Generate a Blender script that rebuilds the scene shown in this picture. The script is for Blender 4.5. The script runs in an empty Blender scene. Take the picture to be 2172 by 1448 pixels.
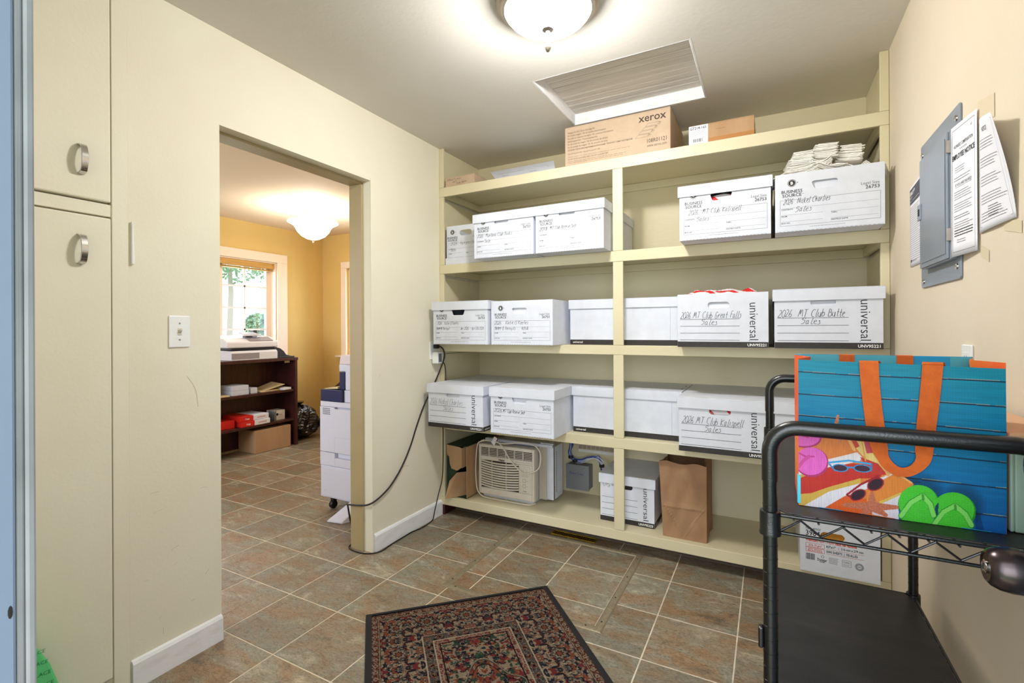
WORLD_S = 3.0
LAMP_W, OFFICE_W, DOOR_W, WIN_W = 52.0, 40.0, 76.0, 24.0
import bpy, bmesh, math, random
import numpy as np
from mathutils import Vector, Matrix, geometry
random.seed(7)
rng = np.random.default_rng(7)
SC = bpy.context.scene
COL = SC.collection
PI = math.pi

# ---------------------------------------------------------------- camera
cam_d = bpy.data.cameras.new('camera')
cam = bpy.data.objects.new('camera', cam_d)
COL.objects.link(cam)
F_PX, CY, YAW, ROLL = 1023.968, 697.41, math.radians(28.040369), math.radians(-0.28810656)
r0 = Vector((math.cos(YAW), math.sin(YAW), 0)); u0 = Vector((0, 0, 1)); f0 = Vector((-math.sin(YAW), math.cos(YAW), 0))
rr = r0 * math.cos(ROLL) + u0 * math.sin(ROLL)
uu = u0 * math.cos(ROLL) - r0 * math.sin(ROLL)
M = Matrix((rr, uu, -f0)).transposed().to_4x4()
M.translation = Vector((0, 0, 1.22))
cam.matrix_world = M
cam_d.sensor_fit = 'HORIZONTAL'
cam_d.sensor_width = 36.0
cam_d.lens = 36.0 * F_PX / 2172.0
cam_d.shift_y = -(724 - CY) / 2172.0
cam_d.clip_start = 0.02
cam_d.clip_end = 200
SC.camera = cam

# ---------------------------------------------------------------- world, lights, exposure
SC.view_settings.view_transform = 'Standard'
SC.view_settings.look = 'None'
SC.view_settings.gamma = 1.0
SC.view_settings.use_curve_mapping = False
SC.view_settings.exposure = 0.32
SC.cycles.use_denoising = True
SC.cycles.max_bounces = 10
SC.cycles.diffuse_bounces = 7
SC.cycles.sample_clamp_indirect = 4.0
SC.cycles.caustics_reflective = False
SC.cycles.caustics_refractive = False

def lin(c):
    out = []
    for v in c[:3]:
        v = v / 255.0
        out.append(v / 12.92 if v <= 0.04045 else ((v + 0.055) / 1.055) ** 2.4)
    return (out[0], out[1], out[2], 1.0)

world = bpy.data.worlds.new('world'); SC.world = world
world.use_nodes = True
wn = world.node_tree
wbg = wn.nodes['Background']
wbg.inputs[0].default_value = (0.86, 0.94, 1.0, 1)
wbg.inputs[1].default_value = WORLD_S

def light(name, kind, loc, energy, color, **kw):
    d = bpy.data.lights.new(name, kind); d.energy = energy; d.color = color
    o = bpy.data.objects.new(name, d); COL.objects.link(o); o.location = loc
    for k, v in kw.items():
        if k == 'rot': o.rotation_euler = v
        else: setattr(d, k, v)
    return o
LAMP = (-0.704, 1.61, 2.322)
light('ceiling_bulb', 'POINT', LAMP, LAMP_W, (1.0, 0.965, 0.92), shadow_soft_size=0.035)
light('office_bulb', 'POINT', (-3.91, 3.24, 2.22), OFFICE_W, (1.0, 0.90, 0.76), shadow_soft_size=0.05)
# daylight: the camera stands in the open outside doorway; windows in the office
light('doorway_daylight', 'AREA', (0.2, -2.4, 1.5), DOOR_W, (0.88, 0.94, 1.0), rot=(math.radians(90), 0, 0), shape='RECTANGLE', size=3.2, size_y=2.6)
light('window_daylight', 'AREA', (-5.6, 3.1, 1.6), WIN_W, (0.9, 0.96, 1.0), rot=(0, math.radians(-90), 0), shape='RECTANGLE', size=1.2, size_y=1.2)
light('side_window_daylight', 'AREA', (-4.1, 4.8, 1.5), WIN_W * 0.8, (0.95, 0.97, 1.0), rot=(math.radians(-90), 0, 0), shape='RECTANGLE', size=0.9, size_y=1.1)

light('added_front_daylight', 'AREA', (-3.6, -0.45, 1.5), 40.0, (0.80, 0.88, 1.0), rot=(math.radians(90), 0, 0), shape='RECTANGLE', size=1.4, size_y=1.2)  # added daylight from an unseen front opening, brightens the copier face

# ---------------------------------------------------------------- materials
def principled(name, color, rough=0.6, metal=0.0, spec=0.5, **kw):
    m = bpy.data.materials.new(name); m.use_nodes = True
    b = m.node_tree.nodes['Principled BSDF']
    b.inputs['Base Color'].default_value = color if len(color) == 4 else lin(color)
    b.inputs['Roughness'].default_value = rough
    b.inputs['Metallic'].default_value = metal
    b.inputs['Specular IOR Level'].default_value = spec
    for k, v in kw.items():
        b.inputs[k].default_value = v
    return m
def N(m, t, **kw):
    n = m.node_tree.nodes.new(t)
    for k, v in kw.items():
        if k.startswith('i_'): n.inputs[k[2:].replace('_', ' ')].default_value = v
        else: setattr(n, k, v)
    return n
def L(m, a, b): m.node_tree.links.new(a, b)
def mat(name, rgb, rough=0.6, var=0.0, scale=3.0, bump=0.0, bscale=60.0, metal=0.0, spec=0.4, rgb2=None, stretch=(1, 1, 1), detail=4.0, coord='Object', band=(0.35, 0.65), **kw):
    """paint-like material: two-tone mottling and fine relief"""
    m = principled(name, lin(rgb), rough, metal, spec, **kw)
    b = m.node_tree.nodes['Principled BSDF']
    tc = N(m, 'ShaderNodeTexCoord'); mp = N(m, 'ShaderNodeMapping'); mp.inputs['Scale'].default_value = stretch
    L(m, tc.outputs[coord], mp.inputs['Vector'])
    if var or rgb2:
        nz = N(m, 'ShaderNodeTexNoise', i_Scale=scale, i_Detail=detail, i_Roughness=0.55)
        L(m, mp.outputs[0], nz.inputs['Vector'])
        cr = N(m, 'ShaderNodeValToRGB')
        a = rgb; c = rgb2 or tuple(max(0, v * (1 - var)) for v in rgb)
        cr.color_ramp.elements[0].position = band[0]; cr.color_ramp.elements[0].color = lin(a)
        cr.color_ramp.elements[1].position = band[1]; cr.color_ramp.elements[1].color = lin(c)
        L(m, nz.outputs['Fac'], cr.inputs['Fac']); L(m, cr.outputs['Color'], b.inputs['Base Color'])
    if bump:
        n2 = N(m, 'ShaderNodeTexNoise', i_Scale=bscale, i_Detail=3.0)
        L(m, mp.outputs[0], n2.inputs['Vector'])
        bp = N(m, 'ShaderNodeBump', i_Strength=bump, i_Distance=0.002)
        L(m, n2.outputs['Fac'], bp.inputs['Height']); L(m, bp.outputs['Normal'], b.inputs['Normal'])
    return m
def emit(name, color, strength):
    m = bpy.data.materials.new(name); m.use_nodes = True
    nt = m.node_tree; nt.nodes.clear()
    e = nt.nodes.new('ShaderNodeEmission'); o = nt.nodes.new('ShaderNodeOutputMaterial')
    e.inputs[0].default_value = color; e.inputs[1].default_value = strength
    nt.links.new(e.outputs[0], o.inputs[0]); return m
def attr_mat(name, rough=0.8, bump=0.0, bscale=900.0, spec=0.3):
    m = principled(name, (0.5, 0.5, 0.5, 1), rough, 0, spec)
    b = m.node_tree.nodes['Principled BSDF']
    a = N(m, 'ShaderNodeAttribute', attribute_name='Col')
    L(m, a.outputs['Color'], b.inputs['Base Color'])
    if bump:
        tc = N(m, 'ShaderNodeTexCoord'); n2 = N(m, 'ShaderNodeTexNoise', i_Scale=bscale, i_Detail=2.0)
        L(m, tc.outputs['Object'], n2.inputs['Vector'])
        bp = N(m, 'ShaderNodeBump', i_Strength=bump, i_Distance=0.001)
        L(m, n2.outputs['Fac'], bp.inputs['Height']); L(m, bp.outputs['Normal'], b.inputs['Normal'])
    return m
def frosted(name, color, strength, transp):
    m = bpy.data.materials.new(name); m.use_nodes = True
    nt = m.node_tree; nt.nodes.clear()
    e = nt.nodes.new('ShaderNodeEmission'); o = nt.nodes.new('ShaderNodeOutputMaterial')
    t = nt.nodes.new('ShaderNodeBsdfTransparent'); x = nt.nodes.new('ShaderNodeMixShader')
    e.inputs[0].default_value = color; e.inputs[1].default_value = strength
    x.inputs[0].default_value = transp
    nt.links.new(e.outputs[0], x.inputs[1]); nt.links.new(t.outputs[0], x.inputs[2]); nt.links.new(x.outputs[0], o.inputs[0])
    return m

WALL = mat('wall_paint', (230, 226, 208), 0.62, rgb2=(225, 219, 199), scale=1.6, bump=0.25, bscale=90, spec=0.25)
WALLR = mat('wall_paint_warm', (222, 210, 191), 0.62, rgb2=(217, 204, 182), scale=1.6, bump=0.25, bscale=90, spec=0.25)
OFFICE = mat('mustard_wall_paint', (220, 193, 128), 0.7, rgb2=(215, 186, 118), scale=1.3, bump=0.2, bscale=90, spec=0.2)
CEIL = mat('ceiling_paint', (219, 216, 210), 0.8, rgb2=(213, 209, 201), scale=1.2, bump=0.35, bscale=45, spec=0.2)
CEILO = mat('office_ceiling_paint', (226, 208, 186), 0.8, bump=0.3, bscale=45, spec=0.2)
CREAM = mat('cream_shelf_paint', (217, 209, 178), 0.42, rgb2=(210, 200, 166), scale=2.2, bump=0.35, bscale=70, stretch=(0.4, 1, 1), spec=0.4)
WHITE = mat('white_trim_paint', (234, 235, 238), 0.45, rgb2=(216, 215, 214), scale=9, stretch=(1, 1, 3), bump=0.3, bscale=50, spec=0.4, band=(0.5, 0.8))
CARTON = mat('white_cardboard', (217, 221, 232), 0.6, rgb2=(211, 215, 226), scale=18, bump=0.12, bscale=400, spec=0.3)
CARTON_IN = mat('carton_inside', (176, 160, 134), 0.8)
BLACKBAND = mat('black_printed_band', (50, 45, 44), 0.5, var=0.15, scale=60)
INK = mat('black_ink', (34, 33, 36), 0.5)
GREYINK = mat('grey_ink', (112, 114, 120), 0.5)
PEN = mat('pen_ink', (26, 26, 34), 0.45)
REDINK = mat('red_ink', (206, 68, 42), 0.5)
WHITEINK = mat('white_ink', (236, 236, 236), 0.5)
KRAFT = mat('kraft_cardboard', (196, 174, 150), 0.75, rgb2=(188, 164, 139), scale=14, bump=0.2, bscale=200)
KRAFT2 = mat('tan_cardboard', (186, 152, 116), 0.75, rgb2=(174, 138, 102), scale=10, stretch=(1, 1, .2), bump=0.2, bscale=200)
SACK = mat('brown_paper', (164, 128, 96), 0.8, rgb2=(150, 114, 84), scale=9, bump=0.4, bscale=40)
GREEN = mat('dark_green_cardboard', (38, 62, 44), 0.6, var=0.2, scale=10)
BLACKMETAL = mat('black_powder_coat', (16, 16, 18), 0.28, var=0.1, scale=30, bump=0.15, bscale=300, spec=0.6)
MATBLACK = mat('black_plastic_mat', (34, 33, 34), 0.42, rgb2=(50, 48, 48), scale=6, stretch=(1, 4, 1), bump=0.3, bscale=200, spec=0.45, band=(.4, .8))
CHROME = mat('brushed_chrome', (205, 203, 200), 0.16, metal=1.0)
NICKEL = mat('satin_nickel', (176, 168, 160), 0.32, metal=1.0, bump=0.05)
BRONZE = mat('oiled_bronze', (92, 84, 84), 0.24, metal=0.9, rgb2=(60, 50, 50), scale=12)
GOLD = mat('brass_plate', (176, 138, 20), 0.3, metal=0.7, var=0.25, scale=20)
GREYMETAL = mat('grey_enamel_metal', (138, 148, 162), 0.3, rgb2=(128, 137, 150), scale=4, spec=0.55)
GREYBOX = mat('grey_pvc', (122, 124, 130), 0.5, var=0.08)
PLASTIC = mat('white_plastic', (236, 238, 240), 0.3)
BEIGE = mat('warm_grey_plastic', (216, 209, 197), 0.45, rgb2=(209, 201, 188), scale=5)
DARKGAP = mat('dark_gap', (40, 36, 34), 0.8)
PAPER = mat('white_paper', (232, 233, 242), 0.7)
RECEIPT = mat('receipt_paper', (248, 247, 244), 0.75, rgb2=(236, 232, 226), scale=60, bump=0.5, bscale=200)
CABLE = mat('black_rubber_cable', (24, 23, 24), 0.45)
ALU = mat('brushed_aluminium_strip', (156, 144, 120), 0.4, metal=0.35, rgb2=(138, 126, 102), scale=90, stretch=(1, 1, 1))
WOODD = mat('dark_mahogany', (74, 34, 30), 0.35, rgb2=(54, 24, 22), scale=6, stretch=(1, 6, 1), spec=0.5)
COPW = mat('copier_white', (214, 216, 232), 0.4, var=0.02)
NAVY = mat('navy_plastic', (36, 44, 86), 0.35)
TRASH = mat('black_bin_liner', (44, 36, 34), 0.22, var=0.2, scale=5, spec=0.7)
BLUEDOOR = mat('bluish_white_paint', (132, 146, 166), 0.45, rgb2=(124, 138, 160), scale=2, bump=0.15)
GREENBOX = mat('pale_green_enamel', (150, 176, 160), 0.45, var=0.08)
GROUT = mat('grout', (222, 210, 188), 0.8, var=0.12, scale=20)
ORANGE = mat('orange_webbing', (208, 98, 24), 0.6, rgb2=(192, 84, 16), scale=40, bump=0.6, bscale=900)
TEAL = mat('teal_lining', (70, 165, 180), 0.5, var=0.1)
REDSIDE = mat('red_orange_print', (222, 70, 40), 0.5, rgb2=(226, 120, 40), scale=8)
HATCH = mat('grooved_grey_panel', (222, 218, 212), 0.7, rgb2=(206, 200, 192), scale=7, stretch=(.3, 6, 1))
AMBER = mat('amber_kraft', (196, 132, 40), 0.7, var=0.15, scale=8)
BLIND = mat('mustard_blind', (206, 160, 84), 0.6, var=0.1, scale=40, stretch=(.05, .05, 1))
CREAMTRIM = mat('cream_white_trim', (240, 222, 204), 0.45)
FLYER = mat('green_printed_sheet', (100, 214, 136), 0.5, var=0.05)
TAPE = mat('masking_tape', (212, 198, 170), 0.6)
REDPACK = mat('red_wrapper', (214, 40, 32), 0.35)
GLASS = principled('window_glass', (1, 1, 1, 1), 0.0, 0, 0.5)
def _g():
    m = GLASS; nt = m.node_tree; nt.nodes.clear()
    o = nt.nodes.new('ShaderNodeOutputMaterial'); t = nt.nodes.new('ShaderNodeBsdfTransparent'); g = nt.nodes.new('ShaderNodeBsdfGlossy'); x = nt.nodes.new('ShaderNodeMixShader')
    g.inputs['Roughness'].default_value = 0.02; x.inputs[0].default_value = 0.06
    nt.links.new(t.outputs[0], x.inputs[1]); nt.links.new(g.outputs[0], x.inputs[2]); nt.links.new(x.outputs[0], o.inputs[0])
_g()
CLEARFILM = principled('clear_plastic_film', (1, 1, 1, 1), 0.0, 0, 0.5)
def _f():
    m = CLEARFILM; nt = m.node_tree; nt.nodes.clear()
    o = nt.nodes.new('ShaderNodeOutputMaterial'); t = nt.nodes.new('ShaderNodeBsdfTransparent'); g = nt.nodes.new('ShaderNodeBsdfGlossy'); x = nt.nodes.new('ShaderNodeMixShader')
    g.inputs['Roughness'].default_value = 0.2; x.inputs[0].default_value = 0.25
    nt.links.new(t.outputs[0], x.inputs[1]); nt.links.new(g.outputs[0], x.inputs[2]); nt.links.new(x.outputs[0], o.inputs[0])
_f()
SHADE = frosted('lit_frosted_glass', (1.0, 0.98, 0.96, 1), 80.0, 0.4)
SHADEO = frosted('lit_alabaster_glass', (1.0, 0.9, 0.76, 1), 5.0, 0.5)

def tile_material():
    m = principled('slate_look_tile', (0.2, 0.2, 0.2, 1), 0.38, 0, 0.4)
    b = m.node_tree.nodes['Principled BSDF']
    tc = N(m, 'ShaderNodeTexCoord'); oi = N(m, 'ShaderNodeObjectInfo'); g = N(m, 'ShaderNodeNewGeometry')
    sc = N(m, 'ShaderNodeVectorMath', operation='SCALE'); sc.inputs[0].default_value = (7.3, 3.1, 5.7)
    L(m, oi.outputs['Random'], sc.inputs['Scale'])
    ad = N(m, 'ShaderNodeVectorMath', operation='ADD'); L(m, g.outputs['Position'], ad.inputs[0]); L(m, sc.outputs[0], ad.inputs[1])
    mp = N(m, 'ShaderNodeMapping'); mp.inputs['Scale'].default_value = (1.0, 2.1, 1); mp.inputs['Rotation'].default_value = (0, 0, 0.5)
    L(m, ad.outputs[0], mp.inputs['Vector'])
    n1 = N(m, 'ShaderNodeTexNoise', i_Scale=5.5, i_Detail=8.0, i_Roughness=0.65, i_Distortion=0.9)
    n2 = N(m, 'ShaderNodeTexNoise', i_Scale=2.6, i_Detail=5.0, i_Roughness=0.6, i_Distortion=0.6)
    n3 = N(m, 'ShaderNodeTexNoise', i_Scale=42.0, i_Detail=6.0, i_Roughness=0.75, i_Distortion=1.6)
    for n in (n1, n2, n3): L(m, mp.outputs[0], n.inputs['Vector'])
    c1 = N(m, 'ShaderNodeValToRGB'); e = c1.color_ramp.elements
    e[0].position = 0.28; e[0].color = lin((66, 60, 52))
    e[1].position = 0.74; e[1].color = lin((212, 200, 170))
    x = e.new(0.42); x.color = lin((146, 116, 84))
    x = e.new(0.55); x.color = lin((138, 136, 120))
    L(m, n1.outputs['Fac'], c1.inputs['Fac'])
    c2 = N(m, 'ShaderNodeValToRGB'); e = c2.color_ramp.elements
    e[0].position = 0.42; e[0].color = lin((158, 130, 102)); e[1].position = 0.58; e[1].color = lin((138, 138, 122))
    L(m, n2.outputs['Fac'], c2.inputs['Fac'])
    mx = N(m, 'ShaderNodeMix', data_type='RGBA'); mx.inputs[0].default_value = 0.42
    L(m, c1.outputs[0], mx.inputs[6]); L(m, c2.outputs[0], mx.inputs[7])
    c3 = N(m, 'ShaderNodeValToRGB'); e = c3.color_ramp.elements
    e[0].position = 0.38; e[0].color = (0.38, 0.36, 0.34, 1); e[1].position = 0.56; e[1].color = (1, 1, 1, 1)
    L(m, n3.outputs['Fac'], c3.inputs['Fac'])
    m2 = N(m, 'ShaderNodeMix', data_type='RGBA', blend_type='MULTIPLY'); m2.inputs[0].default_value = 0.75
    L(m, mx.outputs[2], m2.inputs[6]); L(m, c3.outputs[0], m2.inputs[7])
    hs = N(m, 'ShaderNodeHueSaturation'); mr = N(m, 'ShaderNodeMapRange'); mr.inputs['To Min'].default_value = 0.88; mr.inputs['To Max'].default_value = 1.14
    L(m, oi.outputs['Random'], mr.inputs['Value']); L(m, mr.outputs[0], hs.inputs['Value']); L(m, m2.outputs[2], hs.inputs['Color'])
    L(m, hs.outputs[0], b.inputs['Base Color'])
    bp = N(m, 'ShaderNodeBump', i_Strength=0.35, i_Distance=0.002); L(m, n3.outputs['Fac'], bp.inputs['Height']); L(m, bp.outputs['Normal'], b.inputs['Normal'])
    return m
TILE = tile_material()

# ---------------------------------------------------------------- mesh helpers
class MB:
    def __init__(s): s.v = []; s.f = []; s.m = []; s.cur = 0
    def add(s, vs, fs):
        o = len(s.v); s.v += [tuple(v) for v in vs]
        for f in fs: s.f.append([i + o for i in f]); s.m.append(s.cur)
        return s
    def box(s, x0, x1, y0, y1, z0, z1):
        v = [(x0, y0, z0), (x1, y0, z0), (x1, y1, z0), (x0, y1, z0), (x0, y0, z1), (x1, y0, z1), (x1, y1, z1), (x0, y1, z1)]
        return s.add(v, [[0, 3, 2, 1], [4, 5, 6, 7], [0, 1, 5, 4], [1, 2, 6, 5], [2, 3, 7, 6], [3, 0, 4, 7]])
    def hexa(s, p):
        return s.add(p, [[0, 3, 2, 1], [4, 5, 6, 7], [0, 1, 5, 4], [1, 2, 6, 5], [2, 3, 7, 6], [3, 0, 4, 7]])
    def prism(s, poly, d, axis='y'):
        """poly: list of (a,b); extruded from d[0] to d[1] on axis"""
        n = len(poly)
        def P(a, b, c):
            return {'x': (c, a, b), 'y': (a, c, b), 'z': (a, b, c)}[axis]
        v = [P(a, b, d[0]) for a, b in poly] + [P(a, b, d[1]) for a, b in poly]
        return s.add(v, [list(range(n))[::-1], list(range(n, 2 * n))] + [[i, (i + 1) % n, n + (i + 1) % n, n + i] for i in range(n)])
    def tube(s, pts, r, n=8, caps=True, closed=False, flat=1.0):
        pts = [Vector(p) for p in pts]; k = len(pts); rings = []
        up = Vector((0, 0, 1)); prev = None
        for i in range(k):
            if closed: t = (pts[(i + 1) % k] - pts[i - 1])
            else: t = pts[min(i + 1, k - 1)] - pts[max(i - 1, 0)]
            t = t.normalized() if t.length > 1e-9 else Vector((0, 0, 1))
            if prev is None:
                a = t.cross(up)
                if a.length < 0.1: a = t.cross(Vector((1, 0, 0)))
            else:
                a = prev - t * prev.dot(t)
                if a.length < 1e-6: a = t.cross(up)
            a.normalize(); prev = a; b = t.cross(a)
            rad = r[i] if isinstance(r, (list, tuple)) else r
            rings.append([pts[i] + (a * math.cos(2 * PI * j / n) + b * math.sin(2 * PI * j / n) * flat) * rad for j in range(n)])
        v = [p for q in rings for p in q]; f = []
        kk = k if closed else k - 1
        for i in range(kk):
            for j in range(n):
                i2 = (i + 1) % k
                f.append([i * n + j, i * n + (j + 1) % n, i2 * n + (j + 1) % n, i2 * n + j])
        if caps and not closed: f += [list(range(n))[::-1], [(k - 1) * n + j for j in range(n)]]
        return s.add(v, f)
    def lathe(s, prof, n=32, c=(0, 0, 0), axis='z', sx=1, sy=1):
        v = []; f = []
        for r, h in prof:
            for j in range(n):
                a = 2 * PI * j / n; p = (r * math.cos(a) * sx, r * math.sin(a) * sy, h)
                if axis == 'y': p = (p[0], h, p[1])
                if axis == 'x': p = (h, p[0], p[1])
                v.append((p[0] + c[0], p[1] + c[1], p[2] + c[2]))
        for i in range(len(prof) - 1):
            for j in range(n): f.append([i * n + j, i * n + (j + 1) % n, (i + 1) * n + (j + 1) % n, (i + 1) * n + j])
        f.append(list(range(n))[::-1]); f.append([(len(prof) - 1) * n + j for j in range(n)])
        return s.add(v, f)
    def quad(s, a, b, c, d): return s.add([a, b, c, d], [[0, 1, 2, 3]])
    def sheet(s, fn, nu, nv):
        v = [fn(i / nu, j / nv) for j in range(nv + 1) for i in range(nu + 1)]
        f = [[j * (nu + 1) + i, j * (nu + 1) + i + 1, (j + 1) * (nu + 1) + i + 1, (j + 1) * (nu + 1) + i] for j in range(nv) for i in range(nu)]
        return s.add(v, f)
    def build(s, name, m, parent=None, bevel=0.0, smooth=False, loc=None, solid=0.0, seg=2, recalc=True, rot=None):
        me = bpy.data.meshes.new(name); me.from_pydata(s.v, [], s.f)
        ms = m if isinstance(m, (list, tuple)) else [m]
        for q in ms: me.materials.append(q)
        if len(ms) > 1: me.polygons.foreach_set('material_index', s.m)
        if recalc:
            bm = bmesh.new(); bm.from_mesh(me); bmesh.ops.recalc_face_normals(bm, faces=bm.faces); bm.to_mesh(me); bm.free()
        if smooth:
            me.polygons.foreach_set('use_smooth', [True] * len(me.polygons))
            me.set_sharp_from_angle(angle=math.radians(40))
        me.update()
        o = bpy.data.objects.new(name, me); COL.objects.link(o)
        if parent: o.parent = parent
        if loc: o.location = loc
        if rot: o.rotation_euler = rot
        if solid:
            md = o.modifiers.new('solid', 'SOLIDIFY'); md.thickness = solid; md.offset = 0
        if bevel:
            md = o.modifiers.new('bevel', 'BEVEL'); md.width = bevel; md.segments = seg; md.limit_method = 'ANGLE'; md.angle_limit = math.radians(40)
        return o
def tag(o, label, cat, group=None, kind=None):
    if label: o['label'] = label
    if cat: o['category'] = cat
    if group: o['group'] = group
    if kind: o['kind'] = kind
    return o
def thing(name, label, cat, loc=(0, 0, 0), rz=0, group=None):
    o = bpy.data.objects.new(name, None); o.empty_display_size = 0.05
    COL.objects.link(o); o.location = loc; o.rotation_euler = (0, 0, rz)
    return tag(o, label, cat, group)
def struct(name, mb, m, **kw):
    o = mb.build(name, m, **kw); o['kind'] = 'structure'; return o
def B(name, m, parent, *a, bevel=0.0, **kw):
    return MB().box(*a).build(name, m, parent, bevel=bevel, **kw)
def smoothpath(pts, k=4, closed=False):
    pts = [Vector(p) for p in pts]; out = []; n = len(pts)
    rngi = range(n) if closed else range(n - 1)
    for i in rngi:
        if closed: p0, p1, p2, p3 = pts[i - 1], pts[i], pts[(i + 1) % n], pts[(i + 2) % n]
        else: p0, p1, p2, p3 = pts[max(i - 1, 0)], pts[i], pts[i + 1], pts[min(i + 2, n - 1)]
        for j in range(k):
            t = j / k
            out.append(0.5 * ((2 * p1) + (p2 - p0) * t + (2 * p0 - 5 * p1 + 4 * p2 - p3) * t * t + (3 * p1 - p0 - 3 * p2 + p3) * t ** 3))
    if not closed: out.append(pts[-1])
    return out

# ---------------------------------------------------------------- lettering
_tc = {}
def text_mesh(s, bold=0.0):
    key = (s, bold)
    if key in _tc: return _tc[key]
    c = bpy.data.curves.new('letters', 'FONT'); c.body = s; c.size = 1.0; c.resolution_u = 2; c.offset = bold
    o = bpy.data.objects.new('letters', c); COL.objects.link(o)
    dg = bpy.context.evaluated_depsgraph_get(); me = o.evaluated_get(dg).to_mesh()
    v = [(p.co.x, p.co.y) for p in me.vertices]; f = [list(p.vertices) for p in me.polygons]
    o.evaluated_get(dg).to_mesh_clear()
    bpy.data.objects.remove(o); bpy.data.curves.remove(c)
    if v:
        x0 = min(a for a, b in v); v = [(a - x0, b) for a, b in v]; w = max(a for a, b in v)
    else: w = 0
    _tc[key] = (v, f, w); return _tc[key]
HF = {'2': '28 39 58 56 23 12 62', '0': '39 17 14 32 52 64 67 49 39', '6': '49 26 13 32 52 54 35 14', '1': '28 39 32', '8': '57 39 17 36 54 32 13 35 57', '4': '29 15 65/59 52',
 'M': '12 39 44 69 82', 'T': '19 79/49 42', 'C': '68 49 17 14 32 62', 'l': '39 22 42', 'u': '16 13 32 52 56/56 52 62', 'b': '19 12/14 36 54 42 12', 'B': '19 12/19 48 46 16/46 63 42 12',
 't': '39 33 42 52/16 56', 'e': '14 45 46 26 13 32 52', 'G': '68 39 15 22 52 55 35', 'r': '16 12/14 36 46', 'a': '46 26 13 22 43/46 43 52', 'F': '69 29 22/26 56', 's': '46 26 35 43 32 12',
 'K': '19 12/68 15 62', 'i': '26 22/28 28', 'p': '16 10/15 36 54 32 13', 'N': '12 19 62 69', 'c': '46 26 13 22 42', 'k': '19 12/46 14 52', 'h': '19 12/14 36 45 42', 'R': '12 19 48 46 15/35 62',
 'n': '16 12/14 36 45 42', 'O': '39 17 14 32 52 64 67 49 39', 'f': '58 49 38 32/16 46', '&': '62 28 39 48 14 22 62', 'S': '68 39 17 56 54 32 12', 'J': '69 63 42 13', 'v': '16 32 56', 'y': '16 33/56 20',
 'o': '36 14 22 42 54 36', 'm': '16 12/14 26 32/34 46 52', 'P': '12 19 58 56 15', 'L': '19 12 52', 'A': '12 39 62/25 55', 'V': '19 32 59', 'H': '19 12/69 62/15 65', 'D': '19 12 43 66 49 19',
 '/': '12 59', '-': '25 55', "'": '49 37', 'g': '46 26 14 33 46/46 41 20 11', 'd': '46 26 13 32 44/59 52', '+': '25 55/37 33', 'Y': '19 45 79/45 42', '3': '18 49 47 35 54 32 12', 'w': '16 22 35 42 56', 'I': '39 32'}
HW = {'M': 9, 'l': 4, 'i': 4, 'I': 4, 'm': 7, 't': 5, 'r': 5, 'c': 5, 'e': 5, 's': 5, 'n': 6, 'a': 6, 'T': 8, 'N': 7, 'K': 7, 'C': 7, 'G': 7, ' ': 5}
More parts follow.
